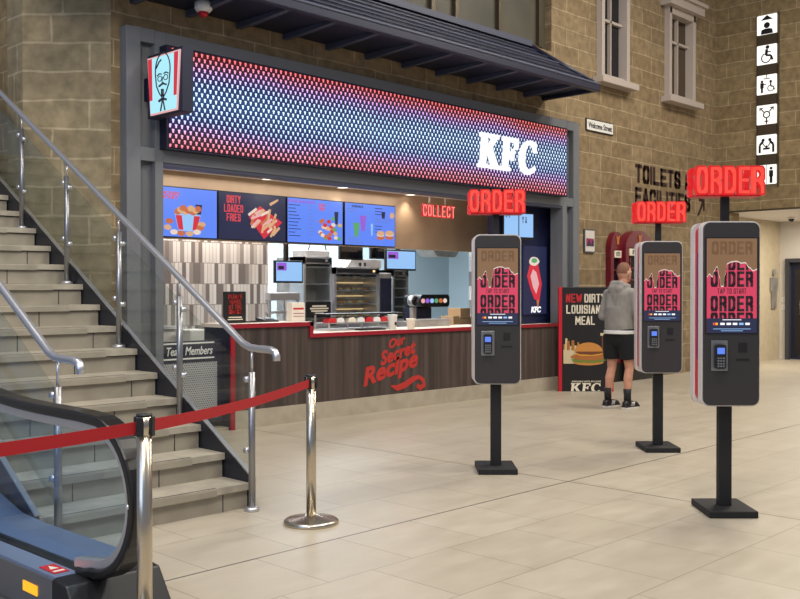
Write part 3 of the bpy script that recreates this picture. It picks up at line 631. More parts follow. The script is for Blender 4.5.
# sash windows
for i, (x0, x1) in enumerate(WX):
    z0 = 4.76; z1 = [6.9, 6.3][i]
    w_ = struct(bpy.data.objects.new('window_%d' % (i + 2), None)); COL.objects.link(w_); fw = .085
    b = MB(); b.box(x0, x0 + fw, 8.2, 8.45, z0, z1, 'sash'); b.box(x1 - fw, x1, 8.2, 8.45, z0, z1, 'sash'); b.box(x0, x1, 8.2, 8.45, z1 - .12, z1, 'sash'); b.box(x0, x1, 8.25, 8.45, z0, z0 + .08, 'sash')
    b.build('window_frame', w_, bevel=.008)
    b = MB(); b.box(x0 - .12, x1 + .12, 8.1, 8.3, z0 - .1, z0, 'sash'); b.build('window_sill', w_, bevel=.008)
    if i == 1:
        b = MB(); b.box(x0 - .14, x1 + .14, 8.1, 8.3, z1, z1 + .14, 'sash'); b.box(x0 - .18, x1 + .18, 8.05, 8.3, z1 + .14, z1 + .2, 'sash'); b.build('window_head', w_)
    b = MB(); xm = (x0 + x1) / 2; b.box(xm - .015, xm + .015, 8.3, 8.36, z0 + .08, z1 - .12, 'sash'); zm = [5.7, 5.75][i]; b.box(x0 + fw, x1 - fw, 8.3, 8.36, zm - .02, zm + .02, 'sash'); b.build('glazing_bars', w_)
    b = MB(); b.box(x0 + fw, x1 - fw, 8.36, 8.38, z0 + .08, z1 - .12, 'mirror_dark' if i else 'dark_glass'); b.build('window_glass', w_)

# ---------------------------------------------------------------- wall signs
p0, p1 = at(586, 119, 8.28), at(613, 135, 8.28)
th = thing('street_name_plate', 'white street name plate lettered Welcome Street on the stone wall', 'sign', ((p0.x + p1.x) / 2, 8.3, (p0.z + p1.z) / 2)); w = p1.x - p0.x; h = .19
b = MB(); b.box(-w / 2, w / 2, -.02, 0, -h / 2, h / 2, 'black'); b.build('border', th)
b = MB(); b.box(-w / 2 + .015, w / 2 - .015, -.024, -.02, -h / 2 + .015, h / 2 - .015, 'white'); b.build('plate', th)
text('lettering', 'Welcome Street', w * .86, .09, (0, -.024, 0), 'p_black', th, .003, .02)
th = thing('wall_lettering', 'large dark wall lettering reading TOILETS & FACILITIES with an arrow', 'lettering', (14.05, 8.3, 2.7))
block('word', 'TOILETS', 1.5, .3, (.75, 0, .68), 'wall_ink', th, .012, pen=.28); block('word', '&', .22, .3, (1.78, 0, .66), 'wall_ink', th, .012, pen=.26)
block('word', 'FACILITIES', 1.86, .3, (.93, 0, .30), 'wall_ink', th, .012, pen=.28)
b = MB(); b.prism([(2.14, .10), (2.19, .10), (2.37, .34), (2.32, .36)], 'y', -.012, 0, 'wall_ink'); b.prism([(2.2, .41), (2.4, .41), (2.4, .2), (2.36, .2), (2.36, .36), (2.2, .36)], 'y', -.012, 0, 'wall_ink'); b.build('arrow', th)
p0, p1 = at(584, 228, 8.28), at(594.5, 253, 8.28)
th = thing('framed_notice', 'small dark-framed notice on stone wall beside the shop surround', 'picture', ((p0.x + p1.x) / 2, 8.3, p1.z))
w = p1.x - p0.x; h = .36
b = MB(); b.box(-w / 2, w / 2, -.03, 0, 0, h, 'frame_dark', .004); b.build('frame', th)
b = MB(); b.box(-w / 2 + .02, w / 2 - .02, -.033, -.03, .02, h - .02, 'off_white'); b.box(-w / 2 + .04, w / 2 - .04, -.036, -.033, .1, .22, 'purple_strip'); b.prism([(-.1, .1), (-.03, .2), (.02, .12), (.08, .2), (.1, .1)], 'y', -.038, -.036, 'navy'); b.build('print', th)

# pictogram light boxes on the right wall (faces look towards -X)
def pic(kind, th):
    b = MB(); m = 'p_black'; X0, X1 = -.066, -.062
    Q = 1.22
    def disc(u, v, r, x=0): b.prism([(Q * (-(u) + r * cos(2 * pi * i / 16)), Q * .97 * (v + r * sin(2 * pi * i / 16))) for i in range(16)], 'x', X0 - x, X1, m)
    def poly(ps, mm=m): b.prism([(-u * Q, v * Q * .97) for u, v in ps], 'x', X0, X1, mm)
    def bar(u0, v0, u1, v1, w):
        d = Vector((u1 - u0, v1 - v0)).normalized() * 1; n = Vector((-d.y, d.x)) * w / 2
        poly([(u0 + n.x, v0 + n.y), (u1 + n.x, v1 + n.y), (u1 - n.x, v1 - n.y), (u0 - n.x, v0 - n.y)])
    def ringp(u, v, r, w, a0=0, a1=360):
        A = arc(u, v, r, a0, a1, 20); B = arc(u, v, r - w, a1, a0, 20)
        for i in range(20): poly([A[i], A[i + 1], B[20 - i - 1], B[20 - i]])
    if kind == 'lift':
        poly([(-.09, .07), (.09, .07), (0, .14)]); disc(0, -.01, .045); poly([(-.09, -.14), (-.08, -.075), (-.03, -.06), (.03, -.06), (.08, -.075), (.09, -.14)])
    elif kind == 'wheelchair':
        disc(.01, .11, .028); bar(.0, .08, -.01, -.01, .04); bar(-.01, -.01, .06, -.02, .03); bar(.06, -.02, .085, -.09, .03); ringp(-.01, -.05, .075, .016, 110, 360); bar(0, .04, .06, .035, .016)
    elif kind == 'changing':
        bar(0, .15, 0, .1, .01); bar(-.05, .09, .05, .09, .012); disc(-.07, .05, .02); bar(-.07, .03, -.07, -.05, .05); bar(-.07, -.05, -.07, -.12, .03); bar(-.07, .01, -.01, 0, .015)
        disc(.06, .04, .02); bar(.06, .02, .06, -.03, .02); bar(.06, -.03, .1, -.04, .02); bar(.1, -.04, .115, -.09, .016); ringp(.06, -.06, .05, .012, 100, 360)
    elif kind == 'gender':
        ringp(0, 0, .055, .018); bar(0, -.05, 0, -.14, .018); bar(-.03, -.1, .03, -.1, .016); bar(.04, .04, .09, .1, .016); bar(-.04, .04, -.09, .1, .016); bar(.05, .1, .1, .1, .014); bar(.098, .11, .098, .06, .014); bar(-.05, .1, -.1, .1, .014); bar(-.098, .11, -.098, .06, .014)
    elif kind == 'baby':
        for s_ in (-1, 1):
            disc(s_ * .05, .07, .024); bar(s_ * .05, .05, s_ * .1, .0, .035); bar(s_ * .1, .0, s_ * .1, -.12, .032); bar(s_ * .06, .03, s_ * .02, -.03, .014)
        bar(-.05, -.06, .05, -.06, .03); disc(0, -.03, .018)
    else:
        bar(0, .15, 0, -.15, .006)
        disc(-.07, .09, .022); poly([(-.095, .06), (-.045, .06), (-.03, -.04), (-.11, -.04)], 'p_red'); bar(-.07, -.04, -.07, -.13, .03); disc(.07, .09, .022); poly([(.04, .06), (.1, .06), (.1, -.03), (.04, -.03)]); bar(.07, -.02, .07, -.13, .04)
    b.build('pictogram', th)
kinds = [('lift', 'person under up arrow, topmost in the column'), ('wheelchair', 'wheelchair user'), ('changing', 'attendant beside a wheelchair user and hoist'), ('gender', 'gender symbol with arrows'), ('baby', 'two adults changing a baby'), ('wc', 'woman and man, lowest in the column')]
ZC = [6.17 - i * .532 for i in range(6)]
for (k_, lab), z in zip(kinds, ZC):
    th = thing('pictogram_light_box', 'square white lit sign showing ' + lab, 'sign', (16.9, 7.315, z), 0, 'lit toilet pictogram boxes')
    b = MB(); b.prism(rrect(-.17, .17, -.165, .165, .015), 'x', -.06, 0, 'white'); b.build('box', th)
    b = MB(); b.prism(rrect(-.18, .18, -.172, .172, .015), 'x', -.062, -.056, 'em_sign'); b.build('lit_face', th)
    pic(k_, th)
th = thing('sign_mounting_rail', 'pair of dark metal rails and bands between the lit toilet pictograms', 'bracket', (16.9, 7.315, 3.3))
for s_ in (-1, 1):
    b = MB(); b.box(-.03, 0, s_ * .19 - .012, s_ * .19 + .012, 0, 3.07, 'bronze'); b.build('rail', th)
for i in range(5):
    z = (ZC[i] + ZC[i + 1]) / 2 - 3.3; b = MB(); b.box(-.045, 0, -.17, .17, z - .08, z + .08, 'bronze'); b.build('band', th)
# man pictogram on the recess wall
th = thing('man_cutout_sign', 'grey cut-out man symbol on the beige recess wall', 'sign', (19.9, 8.5, 1.28))
b = MB(); b.prism([(cos(a * pi / 8) * .07, .55 + sin(a * pi / 8) * .07) for a in range(16)], 'y', -.04, -.02, 'steel_dull')
b.prism([(-.17, .44), (.17, .44), (.17, .16), (.11, .16), (.11, .0), (.1, -.2), (.01, -.2), (.0, 0), (-.01, -.2), (-.1, -.2), (-.11, .16), (-.17, .16)], 'y', -.04, -.02, 'steel_dull'); b.box(-.02, .02, -.02, 0, .2, .3, 'black'); b.build('man_shape', th)
th = thing('wall_switch', 'small white switch plate beside the grey toilet door', 'switch', (20.25, 8.42, 1.1))
for z in (0, .16):
    b = MB(); b.box(-.012, 0, -.04, .04, z - .05, z + .05, 'white', .003); b.box(-.016, -.012, -.012, .012, z - .02, z + .02, 'off_white'); b.build('plate', th)
th = thing('dome_camera', 'small dome camera on the ceiling of the toilet recess', 'camera', (19.0, 7.75, 2.9))
b = MB(); b.lathe((0, 0, 0), [(.08, 0), (.08, -.03), (.06, -.04)], 'white'); b.build('mount', th); b = MB(); b.ball((0, 0, -.045), .055, 'dark_glass'); b.build('dome', th)

# ---------------------------------------------------------------- phone boxes
def phone_box(x0, x1, label, zt, yf):
    th = thing('telephone_box', label, 'telephone box', ((x0 + x1) / 2, yf, 0), group='burgundy telephone boxes'); w = (x1 - x0) / 2
    yb = 8.295 - yf
    b = MB(); b.box(-w, w, 0, yb, 0, .3, 'black'); b.build('base', th)
    b = MB(); b.box(-w, -w + .09, 0, yb, .3, zt - .28, 'burgundy'); b.box(w - .09, w, 0, yb, .3, zt - .28, 'burgundy'); b.box(-w, w, 0, yb, .3, .5, 'burgundy'); b.box(-w, w, .01, yb, zt - .42, zt - .28, 'burgundy'); b.build('frame', th, bevel=.006)
    b = MB(); A = arc(0, zt - .28, w, 0, 180, 16, .28); b.prism(A, 'y', 0, yb, 'burgundy'); b.build('arched_top', th)
    b = MB(); b.box(-w + .1, w - .1, -.012, .01, zt - .41, zt - .30, 'p_white'); b.build('name_panel', th); text('lettering', 'FOTO', (w - .12) * 1.6, .07, (0, -.012, zt - .355), 'p_black', th, .003, .02)
    b = MB(); b.box(-w + .09, w - .09, .06, .08, .5, zt - .42, 'dark_glass'); b.build('door_glass', th)
    b = MB(); b.box(-.03, .03, -.01, 0, zt - .2, zt - .12, 'p_chick'); b.prism([(-.04, zt - .12), (.04, zt - .12), (.05, zt - .06), (.0, zt - .09), (-.05, zt - .06)], 'y', -.01, 0, 'p_chick'); b.build('crown', th)
    b = MB()
    for k in range(1, 8): z = .5 + (zt - .92) * k / 8; b.box(-w + .09, w - .09, .03, .06, z - .012, z + .012, 'burgundy')
    for k in (-.55, .55): b.box(k * w - .01, k * w + .01, .03, .06, .5, zt - .42, 'burgundy')
    b.build('glazing_bars', th)
phone_box(at(611, 0, 8.2).x, at(624, 0, 8.2).x, 'narrow burgundy telephone box at the left, behind the man in the hoodie', 2.38, 8.2)
phone_box(at(626, 0, 8.14).x, at(652.5, 0, 8.14).x, 'wide arched burgundy telephone box at the right, against the stone wall', 2.42, 8.14)

# ---------------------------------------------------------------- poster board
bp_ = FW * 13.85 + RT * (13.85 * (586.5 - 400) / F)
th = thing('poster_board', 'tall black poster board advertising a burger meal by the shop corner', 'poster board', (bp_.x, bp_.y, 0), AZ - pi / 2)
BW, BH = .70, 1.5
b = MB(); b.box(-BW / 2, BW / 2, 0, .05, 0, BH, 'board_black', .006); b.build('board', th)
b = MB(); b.box(-BW / 2 - .05, -BW / 2, -.01, .06, 0, BH, 'red', .004); b.build('red_edge', th); b = MB(); b.box(BW / 2, BW / 2 + .04, -.01, .06, 0, BH, 'red', .004); b.build('red_edge', th)
block('lettering', 'NEW', .23, .125, (-.18, 0, 1.34), 'p_red', th, .003); block('lettering', 'DIRTY', .3, .125, (.12, 0, 1.34), 'p_white', th, .003)
block('lettering', 'LOUISIANA', .56, .125, (-.01, 0, 1.18), 'p_white', th, .003); block('lettering', 'MEAL', .28, .125, (-.02, 0, 1.02), 'p_white', th, .003)
text('lettering', 'AVAILABLE UNTIL 8TH JUNE', .42, .03, (0, 0, .14), 'p_white', th, .003, .02)
b = MB()
for q, dx in ((K, 0), (Fq, 1.06), (Cq, 1.93)): 
    for poly in q: b.prism([(-.24 + (dx + px) * .155, .0 + max(pz, .12) * .13 - .01) for px, pz in poly], 'y', -.003, 0, 'p_white')
b.build('letters', th)
b = MB(); bx = .03
for i in range(12): x = -.33 + .022 * i; b.prism([(x, .5), (x + .02, .5), (x + .025 + .01 * (i % 3), .68 + .03 * ((i * 7) % 4) - .012 * i * .6), (x + .005, .68 + .03 * ((i * 7) % 4) - .012 * i * .6)], 'y', -.004, 0, ['p_bun', 'p_pale', 'p_chick'][i % 3])
b.prism([(-.33, .4), (-.14, .4), (-.1, .58), (-.33, .6)], 'y', -.005, 0, 'p_pale'); b.build('fries_picture', th)
b = MB()
blob(b, bx, .42, .22, .045, 'p_bun', -.006, jag=.03); blob(b, bx, .45, .24, .04, 'p_green', -.008, jag=.1, n=24); blob(b, bx, .5, .25, .05, 'p_chick', -.010, jag=.1, n=20, seed=3); blob(b, bx, .54, .2, .03, 'p_cheese', -.012, jag=.15, seed=5); blob(b, bx, .56, .2, .03, 'p_patty', -.014, jag=.1, seed=8)
b.prism([(bx + .2 * cos(radians(a)), .575 + .13 * sin(radians(a))) for a in range(0, 181, 12)], 'y', -.017, -.0, 'p_bun'); b.build('burger_picture', th)
b = MB(); b.prism([(.22, .52), (.34, .52), (.345, .82), (.22, .82)], 'y', -.004, 0, 'p_patty'); b.box(.2, .345, -.006, 0, .8, .84, 'p_pale'); b.build('drink_picture', th)

# ---------------------------------------------------------------- ordering kiosks
def kiosk(d, lat, label):
    pos = FW * d + RT * lat
    th = thing('ordering_kiosk', label, 'kiosk', (pos.x, pos.y, 0), AZ - pi / 2, 'self order kiosks')
    b = MB(); b.box(-.155, .155, -.2, .2, 0, .045, 'black_matte', .006); b.build('base_plate', th)
    b = MB(); b.box(-.042, .042, -.03, .03, .045, .75, 'black_matte', .004); b.build('pole', th)
    W2 = .188; Z0, Z1 = .705, 1.895
    for s_ in (-1, 1):
        b = MB(); b.prism(rrect(-W2, W2, Z0, Z1, .05), 'y', s_ * .052, s_ * .118, 'white_panel'); b.build('white_shell', th)
        b = MB(); b.prism(rrect(-W2 + .008, W2 - .008, Z0 + .008, Z1 - .008, .045), 'y', s_ * .118, s_ * .135, 'kiosk_black'); b.build('front_panel', th, bevel=.004)
    b = MB(); b.prism(rrect(-W2 + .012, W2 - .012, Z0 + .02, Z1 - .02, .05), 'y', -.052, .052, 'red'); b.box(-W2 + .006, W2 - .006, -.012, .012, Z0 + .3, Z1 - .2, 'purple_strip'); b.build('centre_band', th)
    for s_ in (-1, 1):
        sc = thing('x', '', ''); sc.name = 'touchscreen'; del sc['label']; del sc['category']; bpy.data.objects.remove(sc)
        me_holder = MB(); me_holder.box(-.168, .168, -.139, -.134, 1.172, 1.79, 'black'); scr = me_holder.build('touchscreen', th)
        rot = 0 if s_ == -1 else pi; scr.rotation_euler = (0, 0, rot)
        Y = -.139; zb, zt = 1.178, 1.783; Hh = zt - zb; w = .16
        def R(nm, m, f): bb = MB(); f(bb, m); return bb.build(nm, scr)
        R('pink_field', 'em_pink', lambda bb, m: bb.box(-w, w, Y - .001, Y, zb, zt, m))
        rows = [.745, .57, .31, .135]
        for r in rows: block('lettering', 'ORDER', .272, .1, (0, Y - .001, zb + r * Hh), 'em_ink', scr, .001, pen=.37)
        block('lettering', 'TAP TO START', .185, .034, (0, Y - .001, zb + .443 * Hh), 'em_ink', scr, .001, pen=.27)
        drip = [(-w, .60), (-.145, .63), (-.125, .60), (-.115, .66), (-.095, .71), (-.08, .60), (-.07, .50), (-.055, .50), (-.045, .62), (-.03, .74), (0, .76), (.03, .765), (.06, .745), (.085, .75), (.11, .70), (.135, .665), (w, .68)]
        dd = []
        for (xa, a_), (xb, b_) in zip(drip, drip[1:]):
            for q_ in range(4): f_ = q_ / 4; dd.append((xa + (xb - xa) * f_, a_ + (b_ - a_) * (1 - cos(pi * f_)) / 2))
        drip = dd + [drip[-1]]
        R('white_drip_edge', 'em_cream', lambda bb, m: [bb.prism([(x0, zb + (a - .012) * Hh), (x1, zb + (c - .012) * Hh), (x1, zt), (x0, zt)], 'y', Y - .0025, Y - .002, m) for (x0, a), (x1, c) in zip(drip, drip[1:])])
        R('gravy_field', 'em_brown', lambda bb, m: [bb.prism([(x0, zb + a * Hh), (x1, zb + c * Hh), (x1, zt), (x0, zt)], 'y', Y - .0035, Y - .003, m) for (x0, a), (x1, c) in zip(drip, drip[1:])])
        [block('lettering', 'ORDER', .26, .085, (0, Y - .0035, zb + q_ * Hh), 'em_brown2', scr, .0008, pen=.33) for q_ in (.90,)]
        R('footer', 'em_navy', lambda bb, m: bb.box(-w, w, Y - .0035, Y - .002, zb, zb + .155 * Hh, m))
        def foot(bb, m):
            bb.box(-.06, .06, Y - .005, Y - .0035, zb + .136 * Hh, zb + .143 * Hh, 'em_white'); bb.box(-.12, .12, Y - .005, Y - .0035, zb + .04 * Hh, zb + .046 * Hh, 'em_pale'); bb.box(-.07, .07, Y - .005, Y - .0035, zb + .02 * Hh, zb + .026 * Hh, 'em_pale')
            for i, (x, m2) in enumerate([(-.105, 'em_yellow'), (-.06, 'em_white'), (-.02, 'em_white'), (.02, 'em_white'), (.06, 'em_pale'), (.1, 'em_white')]): bb.box(x - .014, x + .014, Y - .005, Y - .0035, zb + .085 * Hh, zb + .108 * Hh, m2)
            bb.box(-.118, -.105, Y - .006, Y - .0035, zb + .082 * Hh, zb + .111 * Hh, 'em_bred')
        R('footer_marks', 'em_white', foot)
        # payment terminal
        bb = MB(); bb.box(-.13, -.024, -.141, -.134, .935, 1.13, 'brushed', .003); pl = bb.build('terminal_plate', th); pl.rotation_euler = (0, 0, rot)
        bb = MB(); bb.prism(rrect(-.112, -.046, .95, 1.105, .014), 'y', -.175, -.141, 'black'); bb.build('card_terminal', pl)
        bb = MB(); bb.box(-.103, -.056, -.178, -.175, 1.045, 1.085, 'em_blue'); bb.build('terminal_display', pl)
        bb = MB()
        for i in range(4):
            for j in range(3): bb.box(-.102 + .017 * j, -.09 + .017 * j, -.178, -.175, .962 + .017 * i, .972 + .017 * i, 'frame_grey')
        bb.build('keypad', pl)
        bb = MB(); bb.box(.045, .1, -.138, -.134, 1.055, 1.115, 'black'); wn = bb.build('scanner_window', th); wn.rotation_euler = (0, 0, rot)
        bb = MB(); bb.box(.03, .115, -.138, -.134, 1.0, 1.012, 'black'); wn = bb.build('receipt_slot', th); wn.rotation_euler = (0, 0, rot)
    b = MB(); b.box(-.024, .024, -.02, .02, 1.89, 2.10, 'black_matte'); b.build('sign_post', th)
    b = MB(); b.box(-.21, .21, -.075, .085, 2.06, 2.07, 'red'); b.build('sign_tray', th)
    for s_ in (-1, 1):
        o = block('lit_letters', 'ORDER', .432, .17, (0, s_ * .07, 2.16), 'em_hot', th, .04, pen=.27, gap=.26)
        if s_ == 1: o.matrix_local = Matrix.Translation((0, .07, 2.16)) @ Matrix.Rotation(pi, 4, 'Z')
        bk = block('letter_backs', 'ORDER', .45, .188, (0, s_ * .07, 2.16), 'em_neon_side', th, .035, pen=.36, gap=.16)
        if s_ == 1: o.data.materials[0] = M['white_panel']; bk.matrix_local = Matrix.Translation((0, s_ * .07, 2.16)) @ Matrix.Rotation(pi if s_ == 1 else 0, 4, 'Z') @ Matrix.Translation((0, .03, 0))
    return th
kiosk(7.77, .772, 'freestanding ordering kiosk nearest the counter, leftmost of three')
kiosk(8.80, 2.353, 'freestanding ordering kiosk in the middle, standing beside the man in shorts')
kiosk(6.32, 2.125, 'freestanding ordering kiosk nearest the viewer, rightmost of three')

# ---------------------------------------------------------------- staircase
SX0, SX1, SY, RI, TR = 2.45, 3.9, 5.2, .167, .285
th = thing('staircase', 'pale stone tiled staircase rising beside the stone building corner', 'staircase', (0, 0, 0))
for i in range(17):
    y = SY + TR * i; z = RI * (i + 1)
    b = MB(); b.box(SX0, SX1, y + .025, y + TR + .05 if i < 16 else y + 3, z - RI - (.0 if i == 0 else .02), z - .05, 'step')
    b.box(SX0 - .005, SX1 + .005, y, y + TR + .03 if i < 16 else y + 3, z - .045, z, 'step_nosing')
    b.box(SX0, SX1 - .26, y - .003, y + .02, z - .05, z - .012, 'step'); b.box(SX0, SX1, y + .021, y + .027, z - .052, z - .045, 'black')
    b.box(SX0, SX1 - .26, y + .012, y + .022, z, z + .0015, 'black')
    for k in range(2): xj = SX0 + (.35 if i % 2 else .65) + .6 * k; b.box(xj, xj + .005, y + .022, y + .028, z - RI, z - .05, 'string_dark')
    b.build('step', th)
sl = RI / TR
def nz(y): return RI + (y - SY) * sl
for X in (SX1 + .01, SX0 - .035):
    yT = SY + 17 * TR
    b = MB(); b.prism([(SY - .02, 0), (SY + .35, 0), (yT, nz(yT) - .35), (yT, nz(yT) + .05), (SY - .02, nz(SY - .02) + .04)], 'x', X, X + .025, 'string_dark'); b.build('stringer', th)
    b = MB(); b.prism([(SY - .02, nz(SY - .02) + .04), (yT, nz(yT) + .05), (yT, nz(yT) + .062), (SY - .02, nz(SY - .02) + .052)], 'x', X - .003, X + .028, 'steel'); b.build('stringer_cap', th)
def balustrade(X, label, side):
    th = thing('stair_balustrade', label, 'balustrade', (0, 0, 0), 0, 'glass balustrades of the staircase')
    hr = lambda y: 1.07 + (y - SY) * .586
    ys = [5.12, 5.97, 6.82, 7.67, 8.52, 9.37]
    b = MB(); pts = [(X, 4.86, 1.0), (X, 4.86, 1.03), (X, 4.875, 1.055), (X, 4.92, 1.068), (X, 5.06, 1.07), (X, 5.14, 1.075), (X, 5.22, 1.10)] + [(X, y, hr(y) + .02) for y in (5.35, 6, 7, 8, 9, 9.6)]
    b.tube(pts, .024, 'steel', 14); b.build('handrail', th)
    for i, y in enumerate(ys):
        k = int((y - SY) / TR) + 1 if y > SY else 0; zb = RI * k
        top = hr(y) - .11
        b = MB(); b.cyl((X, y, zb), (X, y, top), .0225, 'brushed', seg=16); b.cyl((X, y, top), (X, y, hr(y) + (.0 if i else .045)), .009, 'steel', seg=8); b.lathe((X, y, zb), [(.05, 0), (.05, .02), (.03, .03)], 'steel'); po = b.build('post', th)
        if i < len(ys) - 1:
            yn = ys[i + 1]; ya, yb = y + .04, yn - .04
            b = MB(); lo = lambda q: max(nz(q) + .12, .12)
            b.prism([(ya, lo(ya)), (yb, lo(yb)), (yb, hr(yb) - .14), (ya, hr(ya) - .14)], 'x', X - .006, X + .006, 'glass'); b.build('glass_panel', th)
            for (yy, dz, q) in ((ya, .25, 1), (ya, .72, 1), (yb, .25, -1), (yb, .72, -1)):
                z = nz(yy) + dz
                b = MB(); b.cyl((X - .02, yy + q * .01, z), (X + .02, yy + q * .01, z), .02, 'steel', seg=12); b.box(X - .008, X + .008, yy - .035 * (q == 1), yy + .035 * (q == -1), z - .01, z + .01, 'steel'); b.build('glass_clamp', th)
balustrade(3.86, 'glass balustrade on the right side of the stairs, its rail end near the counter', 1)
balustrade(2.52, 'glass balustrade on the left side of the stairs, behind the escalator', -1)

# ---------------------------------------------------------------- escalator
th = thing('escalator', 'escalator end with black rubber handrail loop and blue-grey steel deck', 'escalator', (0, 0, 0))
EX = 2.1; yc, zc, rr = 3.89, .555, .345
prof = [(4.02, .20), (3.95, .205)] + arc(yc, zc, rr, 270, 100, 22, .335)
prof += [(4.0, .893), (4.2, .893), (4.4, .893), (4.6, .896), (4.8, .905), (5.0, .925), (5.2, .965), (5.4, 1.03), (5.7, 1.18), (7.0, 1.93), (9.0, 3.085)]
b = MB(); n = len(prof)
def band(b, prof, x0, x1, th_, m):
    P = [Vector(p) for p in prof]; n = len(P); O, I = [], []
    for i in range(n):
        d_ = (P[min(i + 1, n - 1)] - P[max(i - 1, 0)]).normalized(); nn = Vector((-d_.y, d_.x)); O.append(P[i] + nn * th_ / 2); I.append(P[i] - nn * th_ / 2)
    vs = []
    for i in range(n): vs += [(x0, O[i].x, O[i].y), (x1, O[i].x, O[i].y), (x1, I[i].x, I[i].y), (x0, I[i].x, I[i].y)]
    fs = [(0, 1, 2, 3), tuple(4 * (n - 1) + k for k in (3, 2, 1, 0))]
    for i in range(n - 1):
        for k in range(4): fs.append((4 * i + k, 4 * i + (k + 1) % 4, 4 * i + 4 + (k + 1) % 4, 4 * i + 4 + k))
    b._add(vs, fs, m, False)
band(b, prof, EX - .05, EX + .05, .045, 'rubber'); hro = b.build('rubber_handrail', th, bevel=.012)
inn = [(p[0], p[1]) for p in ([(4.05, .235), (3.96, .243)] + arc(yc, zc, rr - .04, 270, 100, 22, .295) + [(4.0, .85), (4.2, .85), (4.4, .85), (4.6, .853), (4.8, .862), (5.0, .882), (5.2, .92), (5.4, .985), (5.7, 1.135), (7.0, 1.885), (9.0, 3.04)])]
b = MB(); band(b, inn, EX - .034, EX + .034, .04, 'steel'); b.build('handrail_track', th, bevel=.004)
gp = inn + [(9.0, 2.15), (6.0, .44), (5.6, .25), (5.3, .19), (4.06, .2)]
b = MB(); b.prism(gp, 'x', EX - .006, EX + .006, 'glass_blue'); b.build('glass_panel', th)
dk = [(4.0, .2), (5.0, .19), (5.3, .20), (5.6, .27), (6.0, .46), (9.0, 2.19)]
def strip(b, x0, x1, dz, m, t=.03, start=0):
    for (y0, z0), (y1, z1) in zip(dk, dk[1:]):
        b.prism([(y0, z0 + dz), (y1, z1 + dz), (y1, z1 + dz - t), (y0, z0 + dz - t)], 'x', x0, x1, m)
b = MB(); strip(b, EX + .035, 2.40, 0, 'deck_steel'); b.build('outer_deck', th)
b = MB(); strip(b, 1.955, EX - .035, 0, 'deck_steel'); b.build('inner_deck', th)
b = MB(); strip(b, EX - .035, EX + .035, .002, 'rubber'); b.build('glass_channel', th)
b = MB(); b.prism([(4.0, 0.0), (4.0, .19), (5.0, .18), (5.3, .19), (5.6, .26), (6.0, .45), (9, 2.18), (9, 1.5), (6.0, 0)], 'x', 1.94, 1.955, 'brushed'); b.build('skirt_panel', th)
b = MB(); b.prism([(4.0, 0.0), (4.0, .19), (5.0, .18), (5.3, .19), (5.6, .26), (6.0, .45), (9, 2.18), (9, 1.5), (6.0, 0)], 'x', 2.385, 2.40, 'brushed'); b.build('outer_panel', th)
b = MB(); b.prism([(3.74, 0), (4.0, 0), (4.0, .2), (3.88, .19)], 'x', 1.94, 2.40, 'black'); b.build('end_cap', th, bevel=.01)
b = MB(); b.box(1.936, 1.94, 4.14, 4.28, .09, .135, 'em_yellow'); b.build('yellow_skirt_light', th)  # glowing plate for the small yellow light in the escalator skirt
b = MB(); b.prism([(1.975, 4.05), (2.045, 4.05), (2.045, 4.2), (1.975, 4.2)], 'z', .2, .2025, 'p_red'); b.prism([(1.985, 4.07), (2.035, 4.07), (2.035, 4.09), (1.985, 4.09)], 'z', .2025, .2035, 'p_white'); b.prism([(1.99, 4.12), (2.03, 4.12), (2.01, 4.18)], 'z', .2025, .2035, 'p_white'); b.build('warning_sticker', th)
b = MB(); b.ball((EX - .045, 3.56, .56), .012, 'steel'); b.build('rail_button', th)
# neighbouring steps of the escalator
b = MB(); b.box(1.0, 1.93, 3.75, 5.4, 0.0, .012, 'brushed')
for k in range(40): x = 1.02 + k * .0225; b.box(x, x + .009, 4.6, 5.4, .012, .02, 'steel_dull')
b.build('landing_plate', th)
b = MB()
for k in range(1, 9): b.box(1.02, 1.92, 5.0 + .4 * k, 5.42 + .4 * k, max(.0, .21 * (k - 1)), .05 + .21 * (k - 1) + .02, 'steel_dull')
b.build('moving_steps', th)

# ---------------------------------------------------------------- stanchions and belts
def stanchion(x, y, label, sc=1.0):
    th = thing('barrier_post', label, 'barrier post', (x, y, 0), 0, 'chrome queue barrier posts')
    th.scale = (1, 1, sc)
    b = MB(); b.lathe((0, 0, 0), [(.17, 0), (.172, .008), (.17, .02), (.155, .03), (.06, .045), (.04, .055)], 'chrome', 40); b.build('base', th)
    b = MB(); b.cyl((0, 0, .045), (0, 0, .86), .0305, 'chrome', seg=28); b.build('pole', th)
    b = MB(); b.cyl((0, 0, .84), (0, 0, .915), .032, 'chrome', seg=28); b.cyl((0, 0, .915), (0, 0, .925), .0315, 'black', seg=28); b.build('head', th)
    for a in (0, 1, 2, 3):
        b = MB(); c, s_ = cos(a * pi / 2 + .5), sin(a * pi / 2 + .5); b.box(-.014, .014, -.041, -.03, .84, .915, 'black', .003); o = b.build('belt_clip', th); o.rotation_euler = (0, 0, a * pi / 2 + .55)
    return th
s1 = Vector((2.045, 3.418, 0)); p2 = FW * 6.0 + RT * (-.553); s2 = Vector((p2.x, p2.y, 0)); s0 = Vector((.35, 3.33, 0))
stanchion(s1.x, s1.y, 'chrome belt barrier post beside the escalator handrail loop', 1.035); stanchion(s2.x, s2.y, 'chrome belt barrier post standing alone on the floor before the counter')
stanchion(s0.x, s0.y, 'chrome belt barrier post outside the left edge', 1.035)
